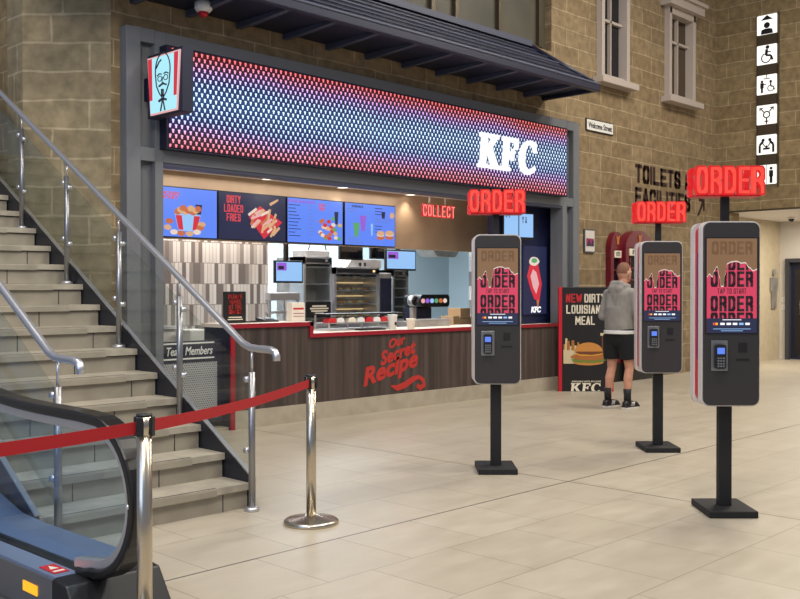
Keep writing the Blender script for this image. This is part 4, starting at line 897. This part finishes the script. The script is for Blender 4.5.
def belt(a, c, label, za, zc, ins=.04):
    d = (c - a).normalized(); A = a + d * ins; B = c - d * ins; n = Vector((-d.y, d.x, 0)) * .001; b = MB(); N = 14; P = []
    for i in range(N + 1):
        f = i / N; q = A.lerp(B, f); q.z = za + (zc - za) * f - .02 * 4 * f * (1 - f); P.append(q)
    for i in range(N):
        vs = []
        for q in (P[i], P[i + 1]): vs += [q + n + Vector((0, 0, .025)), q - n + Vector((0, 0, .025)), q - n - Vector((0, 0, .025)), q + n - Vector((0, 0, .025))]
        b._add([tuple(v) for v in vs], [(0, 1, 5, 4), (1, 2, 6, 5), (2, 3, 7, 6), (3, 0, 4, 7)], 'belt_red')
    tag(b.build('barrier_belt'), label, 'belt', 'red barrier belts')
belt(s1, s2, 'red barrier belt strung between two chrome posts', .905, .876); belt(s1, s0, 'red barrier belt running left across the escalator', .905, .905)

# ---------------------------------------------------------------- kitchen things
def frame_thing(name, label, cat, px0, px1, Y, depth, z0, z1, group=None):
    x0 = at(px0, 0, Y).x; x1 = at(px1, 0, Y).x
    return thing(name, label, cat, ((x0 + x1) / 2, Y, z0), group=group), x1 - x0, z1 - z0
def zz(px, py, Y): return at(px, py, Y).z
# low steel back counter
th, w, h = frame_thing('back_counter', 'long stainless steel back counter under the ovens', 'counter', 271, 412, 10.3, .8, 0, .95)
b = MB(); b.box(-w / 2, w / 2, .05, .8, 0, .9, 'steel_dull'); b.build('cabinet_body', th)
b = MB(); b.box(-w / 2 - .02, w / 2 + .02, 0, .82, .9, .95, 'steel'); b.build('worktop', th)
for i in range(5):
    x = -w / 2 + w / 5 * i; b = MB(); b.box(x + .02, x + w / 5 - .02, .03, .05, .12, .88, 'brushed', .004); dd = b.build('door', th); b = MB(); b.box(x + .06, x + .2, .01, .03, .8, .82, 'steel'); b.build('handle', dd)
def oven(name, label, px0, px1, Y, z0, z1, shelves, lit, dep=.6):
    th, w, h = frame_thing(name, label, 'oven', px0, px1, Y, dep, z0, z1)
    b = MB(); b.box(-w / 2, w / 2, .3, dep, 0, h, 'steel_dull'); b.box(-w / 2, -w / 2 + .04, 0, .3, 0, h, 'steel'); b.box(w / 2 - .04, w / 2, 0, .3, 0, h, 'steel'); b.box(-w / 2, w / 2, 0, .3, 0, .06, 'steel'); b.box(-w / 2, w / 2, 0, .3, h - .1, h, 'steel'); b.build('cabinet_body', th)
    for i in range(shelves):
        z = .1 + (h - .25) * i / max(shelves - 1, 1); b = MB(); b.box(-w / 2 + .04, w / 2 - .04, .03, .3, z, z + .018, 'steel')
        if lit: b.box(-w / 2 + .06, w / 2 - .06, .27, .29, z + .12, z + .128, 'em_warm')
        b.build('shelf', th)
    b = MB(); b.box(-w / 2 + .04, w / 2 - .04, .01, .015, .07, h - .11, 'glass'); b.build('glass_door', th)
    b = MB(); b.box(-w / 2 + .05, w / 2 - .05, -.012, 0, h - .08, h - .02, 'black'); b.box(w / 2 - .14, w / 2 - .1, -.02, -.012, h - .065, h - .035, 'em_warm' if lit else 'steel'); b.build('control_panel', th)
    return th, w, h
th, w, h = oven('combi_oven', 'tall steel oven with dark front beside the hanging till screen', 303.5, 332, 10.35, .95, zz(318, 257, 10.35), 4, False)
b = MB(); b.box(-w / 2 + .05, w / 2 - .05, -.03, -.012, .12, .34, 'black'); b.build('notice', th); b = MB(); [b.box(-q, q, -.033, -.03, z, z + .022, 'p_white') for q, z in ((.13, .27), (.17, .235), (.15, .2), (.08, .165))]; b.build('printed_lines', th)
th, w, h = oven('heated_display_cabinet', 'wide heated display cabinet with warm lit shelves', 334.5, 379, 10.3, .95, zz(356, 267.5, 10.3), 4, True)
pe = random.Random(3)
b = MB()
for s_ in range(4):
    for i in range(9): b.ball((-w / 2 + .12 + i * (w - .24) / 8, .12 + pe.uniform(0, .1), .135 + (h - .25) * s_ / 3 * .97), .042, 'p_pale' if (i + s_) % 3 else 'p_bun', (1.2, 1, .7), 8)
food = tag(b.build('fried_food'), 'rows of fried food and wrapped items on the heated cabinet shelves', 'food'); food.location = th.location; food['kind'] = 'stuff'
th, w, h = frame_thing('side_fridge', 'black panelled steel unit right of the heated display cabinet', 'cabinet', 379.5, 391.5, 10.3, .6, .95, zz(385, 273, 10.3))
b = MB(); b.box(-w / 2, w / 2, 0, .55, 0, h, 'steel_dull', .01); b.build('cabinet_body', th); b = MB(); b.box(-w / 2 + .01, w / 2 - .01, -.012, 0, .04, h - .08, 'navy_deep'); b.build('door', th); b = MB(); b.box(-.04, .06, -.02, -.012, .06, .12, 'off_white'); b.build('label_plate', th)
th, w, h = oven('shelf_rack', 'dark steel shelf rack next to the drinks dispenser', 392.5, 408.5, 10.5, .95, zz(400, 270, 10.5), 5, False, .5)
# hood items and kitchen screens
th, w, h = frame_thing('extractor_box', 'small steel extractor box on top of the heated cabinet', 'extractor', 346, 381, 10.45, .4, zz(356, 267.5, 10.3), zz(360, 259, 10.4))
b = MB(); b.prism([(-w / 2, 0), (w / 2, 0), (w / 2, h), (-w / 2 + .12, h)], 'y', 0, .35, 'steel_dull'); b.build('box_body', th, bevel=.004); b = MB(); b.box(-.1, -.06, -.01, 0, .03, .08, 'black'); b.box(.0, .04, -.01, 0, .03, .08, 'black'); b.build('vents', th)
th2, w2, h2_ = frame_thing('oven_top_box', 'steel vent box with cables on top of the dark-fronted oven', 'extractor', 306, 330, 10.45, .3, zz(318, 257, 10.35), zz(318, 257, 10.35) + .1)
b = MB(); b.box(-w2 / 2, w2 / 2, 0, .3, 0, h2_, 'steel_dull', .01); b.build('box_body', th2); b = MB(); b.tube([(-.1, .1, h2_), (-.05, .1, h2_ + .12), (.1, .1, h2_ + .16), (.22, .1, h2_ + .08), (.25, .1, h2_ - .02)], .01, 'black'); b.build('cable', th2)
def monitor(label, px0, px1, py0, py1, Y, m, tilt=0, tb=None):
    x0, x1 = at(px0, 0, Y).x, at(px1, 0, Y).x; xm = (px0 + px1) / 2; z1, z0 = zz(xm, py0, Y), zz(xm, py1, Y); w = x1 - x0; h = z1 - z0
    th = thing('hanging_monitor', label, 'monitor', ((x0 + x1) / 2, Y, z0))
    b = MB(); b.box(-w / 2, w / 2, 0, .04, 0, h, 'black', .004); ca = b.build('casing', th)
    b = MB(); b.box(-w / 2 + .02, w / 2 - .02, -.003, 0, .025, h - .02, m); b.build('display', th)
    b = MB(); b.box(-.025, .025, .04, .09, h * .5, 2.78 - z0, 'black'); b.build('ceiling_pole', th)
    if m in ('em_pale',):
        b = MB(); b.box(-w / 2 + .03, -w * .1, -.005, -.003, h * .55, h - .03, 'em_violet'); b.box(-w / 2 + .05, -w * .2, -.007, -.005, h * .6, h * .75, 'em_blk'); b.build('display_picture', th)
    return th
monitor('small till screen on a black pole, right of the striped tiles', 275, 303, 260.5, 283, 9.6, 'em_pale')
monitor('bright blue kitchen screen hanging below the wooden bulkhead', 386, 416, 250, 270.5, 9.7, 'em_pale')
monitor('dark kitchen screen hanging above the heated cabinet, left one', 340, 363, 244, 260, 10.0, 'dark_glass'); monitor('dark kitchen screen hanging right behind the bright blue screen', 371, 387, 246, 259, 10.0, 'dark_glass')
th, w, h = frame_thing('steel_pass_shelf', 'steel pass-through shelf with heat lamps below the till screen', 'shelf', 270, 300, 9.9, .3, 0, 1.42)
b = MB(); b.box(-w / 2, w / 2, 0, .35, h - .1, h, 'steel', .006); b.build('upper_shelf', th); b = MB(); b.box(-w / 2, w / 2, 0, .35, 1.15, 1.18, 'steel'); b.build('lower_shelf', th)
for x in (-w / 2 + .02, w / 2 - .02): b = MB(); b.box(x - .015, x + .015, .02, .05, 0, h - .1, 'steel'); b.box(x - .015, x + .015, .3, .33, 0, h - .1, 'steel'); b.build('leg', th)
# drinks dispenser
x0 = at(411, 0, 9.9).x; x1 = at(449.5, 0, 9.9).x
th = thing('drinks_dispenser', 'black drinks dispenser with a glowing row of coloured brand buttons', 'drinks dispenser', ((x0 + x1) / 2, 9.9, 0)); w = x1 - x0
zt_, zm_, zb_ = zz(435, 294.5, 9.9), zz(435, 307, 9.9), zz(430, 321, 9.9)
b = MB(); b.box(-w / 2 + .02, w / 2 - .05, .0, .38, 0, zb_, 'steel_dull', .01); b.build('base_unit', th)
b = MB(); b.box(-w * .22, w * .16, .1, .4, zb_, zm_, 'navy_deep', .02); b.build('tap_column', th)
b = MB(); b.prism(rrect(-w * .26, w / 2, zm_, zt_, .06), 'y', 0, .35, 'black'); b.build('head', th)
for i, m_ in enumerate(['em_pinkwhite', 'em_violet', 'em_pale', 'em_green', 'em_orange', 'em_cream']):
    b = MB(); x = -w * .2 + i * w * .115; b.prism([(x + .04 * cos(a * pi / 6), (zm_ + zt_) / 2 + .035 * sin(a * pi / 6)) for a in range(12)], 'y', -.01, 0, m_); b.build('flavour_button', th)
b = MB(); b.cyl((-w * .38, .02, (zm_ + zt_) / 2), (-w * .38, .1, (zm_ + zt_) / 2), .085, 'steel'); b.cyl((-w * .38, .0, (zm_ + zt_) / 2), (-w * .38, .02, (zm_ + zt_) / 2), .07, 'dark_glass'); b.box(-w * .38 - .03, -w * .38 + .03, .02, .1, zb_ , zm_, 'steel_dull'); b.build('round_dial', th)
# ceiling unit, boxes
th, w, h = frame_thing('ceiling_lamp_unit', 'grey ceiling mounted fitting against the pale kitchen wall', 'light fitting', 432, 460, 11.2, .4, zz(446, 257, 11.2), zz(446, 250, 11.2))
b = MB(); b.prism([(-w / 2, h), (w / 2, h), (w / 2 - .12, 0), (-w / 2 + .15, 0)], 'y', 0, .4, 'steel_dull'); b.build('fitting', th, bevel=.01)
for x in (-w / 3, w / 3): b = MB(); b.cyl((x, .2, h), (x, .2, 2.78 - th.location.z), .012, 'steel'); b.build('rod', th)
th, w, h = frame_thing('storage_table', 'steel side table under the stacked cardboard boxes', 'table', 453, 484, 9.3, .6, 0, .86)
b = MB(); b.box(-w / 2, w / 2, 0, .6, h - .05, h, 'steel'); b.build('tabletop', th)
for x in (-w / 2 + .03, w / 2 - .03):
    for y in (.03, .57): b = MB(); b.cyl((x, y, 0), (x, y, h - .05), .02, 'steel'); b.build('leg', th)
bxs = [(453.5, 459.2, .86, .21, .12), (460, 470, .86, .17, .05), (460.5, 470, 1.035, .15, .1), (471, 478, .86, .2, .15)]
bl = ['brown cardboard box beside the drinks dispenser, leftmost of the boxes', 'brown cardboard box at the bottom of the two-high stack', 'brown cardboard box on top of the two-high stack', 'brown cardboard box half hidden behind the leftmost kiosk']
for (a, c, z, hh_, yo), lb in zip(bxs, bl):
    x0, x1 = at(a, 0, 9.4).x, at(c, 0, 9.4).x
    th = thing('cardboard_box', lb, 'box', ((x0 + x1) / 2, 9.4, z), group='cardboard boxes in the kitchen'); w = x1 - x0
    b = MB(); b.box(-w / 2, w / 2, 0, .25, 0, hh_, 'card', .003); b.build('carton', th); b = MB(); b.box(-.02, .02, -.001, .25, hh_, hh_ + .002, 'p_pale'); b.build('tape', th)
th, w, h = frame_thing('blue_dispenser', 'blue and black wall dispenser near the kiosk edge', 'dispenser', 462.5, 469, 12.3, .15, zz(466, 304, 12.3), zz(466, 290, 12.3))
b = MB(); b.box(-w / 2, w / 2, 0, .2, 0, h, 'black', .02); b.build('dispenser_body', th); b = MB(); b.box(-w / 2 + .03, w / 2 - .08, -.01, 0, .06, h - .04, 'em_blue'); b.build('blue_panel', th)
# front food display on the counter
x0, x1 = at(322, 0, 8.75).x, at(386, 0, 8.75).x; w = x1 - x0
th = thing('food_tray_rack', 'low steel rack holding red and white food packets on the worktop', 'rack', ((x0 + x1) / 2, 8.62, .965))
b = MB(); b.box(-w / 2, w / 2, 0, .28, .0, .02, 'steel'); b.box(-w / 2, w / 2, 0, .28, .085, .095, 'steel'); b.build('shelves', th)
b = MB(); b.box(-w / 2, w / 2 + .25, .02, .3, .19, .205, 'black'); b.build('top_shelf', th)
for x in (-w / 2 + .01, 0, w / 2 - .01): b = MB(); b.box(x - .008, x + .008, .25, .27, .02, .19, 'steel'); b.box(x - .008, x + .008, .0, .02, .02, .09, 'steel'); b.build('upright', th)
pk = [(-.42, 'p_red', 'red food packet, leftmost on the steel rack'), (-.3, 'white', 'white food packet next to the leftmost red packet'), (-.12, 'p_white', 'cream food packet at the middle of the steel rack'), (.02, 'white', 'white food packet just right of the rack middle'), (.16, 'p_red', 'red food packet between two white packets on the rack'), (.28, 'white', 'white food packet right of the middle red packet'), (.4, 'p_red', 'red food packet, rightmost on the steel rack')]
for x, m_, lb in pk:
    q = thing('food_packet', lb, 'food packet', ((x0 + x1) / 2 + x * w * .98, 8.66, 1.06), group='food packets on the rack')
    b = MB(); b.prism([(-.07, 0), (.07, 0), (.055, .05), (.02, .065), (-.05, .055)], 'y', 0, .12, m_); b.build('wrapper', q, bevel=.008)
th = thing('serving_tray', 'black serving tray on the cream worktop in front of the rack', 'tray', (at(372, 0, 8.5).x, 8.46, .965))
b = MB(); b.box(-.2, .2, 0, .13, 0, .008, 'black'); b.box(-.2, .2, 0, .01, .008, .018, 'black'); b.box(-.2, .2, .12, .13, .008, .018, 'black'); b.box(-.2, -.19, 0, .13, .008, .018, 'black'); b.box(.19, .2, 0, .13, .008, .018, 'black'); b.build('tray_body', th)
for (a, c, y_top, lb) in ((389, 396, 314.5, 'tall white paper cup with a logo, left of the two cups'), (406.5, 413, 318.5, 'plain cream paper cup, right of the two cups')):
    x0, x1 = at(a, 0, 8.45).x, at(c, 0, 8.45).x; r = (x1 - x0) / 2; hh_ = zz(a, y_top, 8.45) - .965
    th = thing('paper_cup', lb, 'cup', ((x0 + x1) / 2, 8.43 + .02 * (a < 400), .965), group='paper cups on the worktop')
    b = MB(); b.lathe((0, 0, 0), [(r * .72, 0), (r * .98, hh_ - .01), (r * 1.03, hh_ - .005), (r * 1.0, hh_), (r * .93, hh_ - .01), (r * .68, .01)], 'white' if a < 400 else 'cream'); b.build('cup_body', th)
    if a < 400: b = MB(); b.box(-.015, .015, -r * .9, -r * .84, hh_ * .3, hh_ * .5, 'p_black'); b.build('logo', th)
x0, x1 = at(413.5, 0, 8.78).x, at(450, 0, 8.78).x
th = thing('napkin_bin', 'grey steel trough at the back of the worktop below the dispenser', 'container', ((x0 + x1) / 2, 8.78, .965)); w = x1 - x0
b = MB(); b.box(-w / 2, w / 2, 0, .14, 0, .1, 'steel_dull', .005); b.build('trough', th); b = MB(); b.box(-w / 2, w / 2, -.006, 0, .085, .1, 'steel'); b.build('rim', th)
# high counter items
x0, x1 = at(224, 0, 8.5).x, at(246, 0, 8.5).x; w = x1 - x0; z1 = zz(235, 291.5, 8.5)
th = thing('counter_notice', 'black notice in red capitals PLEASE ORDER AT THE KIOSKS', 'sign', ((x0 + x1) / 2, 8.5, 1.10)); h = z1 - 1.10
b = MB(); b.box(-w / 2, w / 2, 0, .02, 0, h, 'board_black', .003); b.build('board', th)
block('lettering', 'PLEASE\nORDER\nAT THE\nKIOSKS', w * .62, h * .62, (0, 0, h * .6), 'p_redtext', th, .003); b = MB(); b.box(-w * .3, w * .3, -.003, 0, h * .17, h * .2, 'p_white'); b.box(-w * .34, w * .34, -.003, 0, h * .1, h * .13, 'p_white'); b.build('small_print', th)
b = MB(); b.box(-w / 2 + .03, w / 2 - .03, .02, .12, 0, .012, 'black'); b.build('foot', th)
th = thing('card_reader', 'small black card reader on the high end of the counter', 'card reader', (at(273, 0, 8.5).x, 8.5, 1.10))
b = MB(); b.prism([(0, 0), (.2, 0), (.2, .05), (.02, .02)], 'x', -.09, .09, 'black'); b.build('reader_body', th, bevel=.005); b = MB(); b.box(-.06, .06, .05, .1, .03, .036, 'brushed'); b.build('screen', th)
th = thing('till_tray', 'flat black tray beside the kiosk notice', 'tray', (at(257, 0, 8.5).x, 8.5, 1.10)); b = MB(); b.box(-.1, .1, 0, .18, 0, .012, 'black', .003); b.build('tray_body', th); b = MB(); b.box(-.09, .09, .01, .02, .012, .02, 'rubber'); b.build('lip', th)
x0, x1 = at(292, 0, 8.5).x, at(305, 0, 8.5).x; w = x1 - x0; h = zz(298, 302.5, 8.5) - 1.10
th = thing('leaflet_holder', 'white card leaflet box at the step of the counter', 'leaflet box', ((x0 + x1) / 2, 8.5, 1.10))
b = MB(); b.box(-w / 2, w / 2, 0, .1, 0, h, 'cream', .004); b.build('card_box', th); b = MB(); b.box(-w / 2 + .02, w / 2 - .02, -.002, 0, h * .62, h * .72, 'p_red'); b.box(-w / 2 + .02, w / 2 - .02, -.002, 0, h * .4, h * .44, 'purple_strip'); b.box(-w / 2 + .02, w / 2 - .02, -.002, 0, h * .25, h * .28, 'purple_strip'); b.build('print', th)

# ---------------------------------------------------------------- person
def capsule(b, p0, p1, r0, r1, m, n=6, sx=1.0):
    p0, p1 = Vector(p0), Vector(p1); d = p1 - p0; L = d.length; dn_ = d.normalized(); pts, rs = [], []
    for i in range(n + 1): a = pi / 2 * i / n; pts.append(p0 - dn_ * r0 * cos(a)); rs.append(max(r0 * sin(a), .0005))
    for i in range(n + 1): a = pi / 2 * i / n; pts.append(p1 + dn_ * r1 * sin(a)); rs.append(max(r1 * cos(a), .0005))
    b.tube(pts, rs, m, 16, True)
def remesh(b, name, parent, vox, smooth=6, label=None):
    o = b.build(name, parent, label)
    r = o.modifiers.new('r', 'REMESH'); r.mode = 'VOXEL'; r.voxel_size = vox; r.use_smooth_shade = True
    s_ = o.modifiers.new('s', 'SMOOTH'); s_.iterations = smooth; s_.factor = .5
    dg = bpy.context.evaluated_depsgraph_get(); dg.update()
    me = bpy.data.meshes.new_from_object(o.evaluated_get(dg)); o.modifiers.clear()
    mats = [m for m in o.data.materials]; o.data = me
    if not me.materials:
        for m in mats: me.materials.append(m)
    for p in me.polygons: p.use_smooth = True
    return o
# local: +X forward, +Y his left, Z up
th = thing('person', 'man in grey hoodie, black shorts and black trainers, seen from behind', 'person', (10.47, 6.40, 0), radians(-9))
LH, RH = (-.02, .1, .9), (.0, -.1, .9); LK, RK = (.0, .12, .49), (.06, -.11, .49); LA, RA = (-.06, .13, .085), (.0, -.13, .085)
b = MB(); sk = 'skin'
for Hh_, Kn, An in ((LH, LK, LA), (RH, RK, RA)):
    capsule(b, Hh_, Kn, .078, .055, sk); kv = Vector(Kn); av = Vector(An); mid = kv.lerp(av, .32) + Vector((-.018, 0, 0))
    capsule(b, Kn, mid, .052, .056, sk); capsule(b, mid, An, .054, .036, sk); capsule(b, (An[0] - .03, An[1], .05), (An[0] + .15, An[1], .035), .038, .032, sk)
capsule(b, (0, 0, .93), (.0, 0, 1.1), .115, .115, sk); capsule(b, (0, .05, 1.1), (.03, .06, 1.38), .11, .12, sk); capsule(b, (0, -.05, 1.1), (.03, -.06, 1.38), .11, .12, sk)
capsule(b, (.03, -.15, 1.42), (.03, .15, 1.42), .06, .06, sk); capsule(b, (.03, 0, 1.42), (.07, 0, 1.58), .062, .056, sk)
b.ball((.085, 0, 1.68), .1, sk, (1.0, .78, 1.12)); b.ball((.125, 0, 1.62), .07, sk, (.9, .8, 1.0)); capsule(b, (.185, 0, 1.665), (.203, 0, 1.64), .012, .015, sk); b.ball((.15, 0, 1.575), .035, sk, (1, .9, .7))
for s_ in (-1, 1): b.ball((.08, s_ * .08, 1.66), .03, sk, (.6, .35, 1.05)); b.ball((.17, s_ * .03, 1.685), .014, sk)
hands = []
for s_ in (-1, 1):
    S_, E_, W_ = Vector((.03, s_ * .19, 1.41)), Vector((-.02, s_ * .245, 1.13)), Vector((.19, s_ * .2, 1.12))
    if s_ == -1: E_, W_ = Vector((.02, -.27, 1.13)), Vector((.24, -.21, 1.17))
    capsule(b, S_, E_, .052, .043, sk); capsule(b, E_, W_, .042, .028, sk)
    d_ = (W_ - E_).normalized(); side = Vector((0, 0, 1)).cross(d_).normalized(); up_ = d_.cross(side)
    P0 = W_ + d_ * .03; P1 = W_ + d_ * .085
    for k in range(4): off = side * ((k - 1.5) * .019); capsule(b, P0 + off * .7, P1 + off, .015, .012, sk)
    for k, l in enumerate((.06, .07, .075, .065) if s_ == 1 else (.065, .075, .07, .06)):
        q0 = P1 + side * ((k - 1.5) * .021); q1 = q0 + d_ * l * .5 + up_ * -.01; q2 = q1 + d_ * l * .3 - up_ * .022; capsule(b, q0, q1, .0095, .0088, sk, 4); capsule(b, q1, q2, .0088, .0078, sk, 4)
    tdir = -s_ * side if s_ == 1 else side
    t0 = W_ + d_ * .03 + tdir * .02; t1 = t0 + tdir * .03 + d_ * .03; t2 = t1 + d_ * .03 + tdir * .005; capsule(b, t0, t1, .012, .011, sk, 4); capsule(b, t1, t2, .011, .009, sk, 4)
body = remesh(b, 'body', th, .0065, 3)
b = MB(); b.ball((.08, 0, 1.695), .1, 'hair', (1.03, .82, 1.08)); hr_ = b.build('cropped_hair', th)
bm_ = bmesh.new(); bm_.from_mesh(hr_.data)
bmesh.ops.delete(bm_, geom=[v for v in bm_.verts if v.co.z < 1.66 + max(0, (v.co.x - .06)) * .9], context='VERTS'); bm_.to_mesh(hr_.data); bm_.free()
for s_ in (-1, 1):
    b = MB(); b.ball((.178, s_ * .03, 1.685), .010, 'white'); b.ball((.186, s_ * .03, 1.685), .005, 'black'); b.build('eye', th)
b = MB(); b.tube([(.178, -.025, 1.607), (.184, 0, 1.609), (.178, .025, 1.607)], .005, 'p_redtext', 8); b.build('mouth', th)
# hoodie
b = MB(); hd = 'hoodie'
capsule(b, (-.0, .05, 1.0), (.02, .07, 1.36), .145, .135, hd); capsule(b, (-.0, -.05, 1.0), (.02, -.07, 1.36), .145, .135, hd); capsule(b, (.03, -.16, 1.4), (.03, .16, 1.4), .085, .085, hd)
b.tube([(0, 0, .945), (0, 0, 1.0), (0, 0, 1.1), (0, 0, 1.25)], [.15, .158, .16, .15], hd, 20, sx=1.18, up=(1, 0, 0))
for s_ in (-1, 1):
    S_, E_, W_ = Vector((.03, s_ * .2, 1.4)), Vector((-.02, s_ * .25, 1.13)), Vector((.19, s_ * .2, 1.12))
    if s_ == -1: E_, W_ = Vector((.02, -.275, 1.13)), Vector((.24, -.21, 1.17))
    capsule(b, S_, E_, .074, .062, hd); capsule(b, E_, W_.lerp(E_, .1), .06, .04, hd)
capsule(b, (-.06, -.05, 1.47), (-.06, .05, 1.47), .065, .065, hd); capsule(b, (-.03, -.08, 1.50), (.08, -.07, 1.50), .045, .035, hd); capsule(b, (-.03, .08, 1.50), (.08, .07, 1.50), .045, .035, hd); capsule(b, (-.06, -.0, 1.42), (-.085, 0, 1.34), .07, .03, hd); capsule(b, (-.05, -.06, 1.53), (-.05, .06, 1.53), .045, .045, hd)
remesh(b, 'hoodie', th, .011, 4)
b = MB(); b.prism(arc(0, 0, .172, 0, 360, 24, .205)[:-1], 'z', .915, .96, 'white'); b.build('shirt_hem', th, 'white T-shirt hem', bevel=.008)
b = MB(); sh_ = 'shorts'
capsule(b, (0, -.06, .93), (0, .06, .93), .14, .14, sh_); capsule(b, (0, -.04, .86), (0, .04, .86), .13, .13, sh_)
for Hh_, Kn in ((LH, LK), (RH, RK)):
    a = Vector(Hh_); c = a.lerp(Vector(Kn), .72); b.tube([a, a.lerp(c, .4), c], [.112, .112, .104], sh_, 20)
remesh(b, 'shorts', th, .01, 3)
for An, lb in ((LA, 1), (RA, 2)):
    b = MB(); b.tube([(An[0] - .005, An[1], .24), (An[0] - .002, An[1], .16), (An[0], An[1], .08)], [.05, .044, .044], 'black_matte', 16); b.build('sock', th)
    b = MB(); x, y = An[0], An[1]
    capsule(b, (x - .03, y, .055), (x + .06, y, .05), .046, .046, 'black'); capsule(b, (x + .06, y, .048), (x + .155, y, .04), .046, .038, 'black'); b.box(x - .075, x + .195, y - .043, y + .043, .012, .035, 'black', .01)
    so = remesh(b, 'trainer', th, .007, 2)
    b = MB(); b.prism([(x + (u - .05) * 1, y + v) for u, v in [(-.03, -.03), (-.03, .03), (.03, .042), (.15, .048), (.22, .04), (.25, 0), (.22, -.04), (.15, -.048), (.03, -.042)]], 'z', 0, .016, 'white_panel'); b.build('sole', so)
    b = MB()
    for k in range(3):
        for q in (-1, 1): b.tube([(x + .02 + k * .022, y + q * .047, .03), (x + .04 + k * .022, y + q * .040, .078)], .004, 'white', 6)
    b.build('stripes', so)

# ---------------------------------------------------------------- light
def area(loc, size, e, col, rot=(0, 0, 0), sy=None):
    L = bpy.data.lights.new('room_and_fill_light', 'AREA'); L.energy = e; L.size = size; L.color = col
    if sy: L.shape = 'RECTANGLE'; L.size_y = sy
    o = bpy.data.objects.new('room_and_fill_light', L); COL.objects.link(o); o.location = loc; o.rotation_euler = rot; return o
warm = (1, .92, .80)
for x, y, e in [(3.5, 1.5, 190), (7.5, 3.0, 240), (11.5, 4.5, 270), (14.5, 3.5, 220), (6.5, -1.0, 110), (1.2, 5.5, 150)]:  # last entry is a fill added to brighten the left wall
    area((x, y, 7.5), 1.2, e, warm)
lw = area((0.2, 2.0, 5.5), 1.5, 200, warm); lw.rotation_euler = Vector((4.3 - .2, 8.6 - 2, 2.5 - 5.5)).to_track_quat('-Z', 'Y').to_euler()  # unseen fill lamp added and aimed to brighten the left corner wall
area((-3, 3, 4), 4, 150, (.45, .62, 1), (0, radians(-70), 0))
area((8.5, 10.4, 2.72), 4.5, 150, (.97, .98, 1), sy=1.2)  # fill lamp added to lift the dark kitchen
area((10.5, 11.6, 2.7), 3, 130, (.82, .93, 1), sy=1)
area((6.4, 9.72, 2.74), 2.4, 22, (1, .97, .94), sy=.4)  # fill lamp added behind the bulkhead to brighten the striped tiles
area((18.8, 6.6, 2.85), 1.6, 130, warm)
area((7.5, 9.0, 2.74), 4, 18, (1, .96, .92), sy=.5)  # soft fill added in front of the bulkhead and menu screens
w = bpy.data.worlds.new('world'); S.world = w; w.use_nodes = True; bg = w.node_tree.nodes['Background']; bg.inputs[0].default_value = (.44, .48, .60, 1); bg.inputs[1].default_value = .5
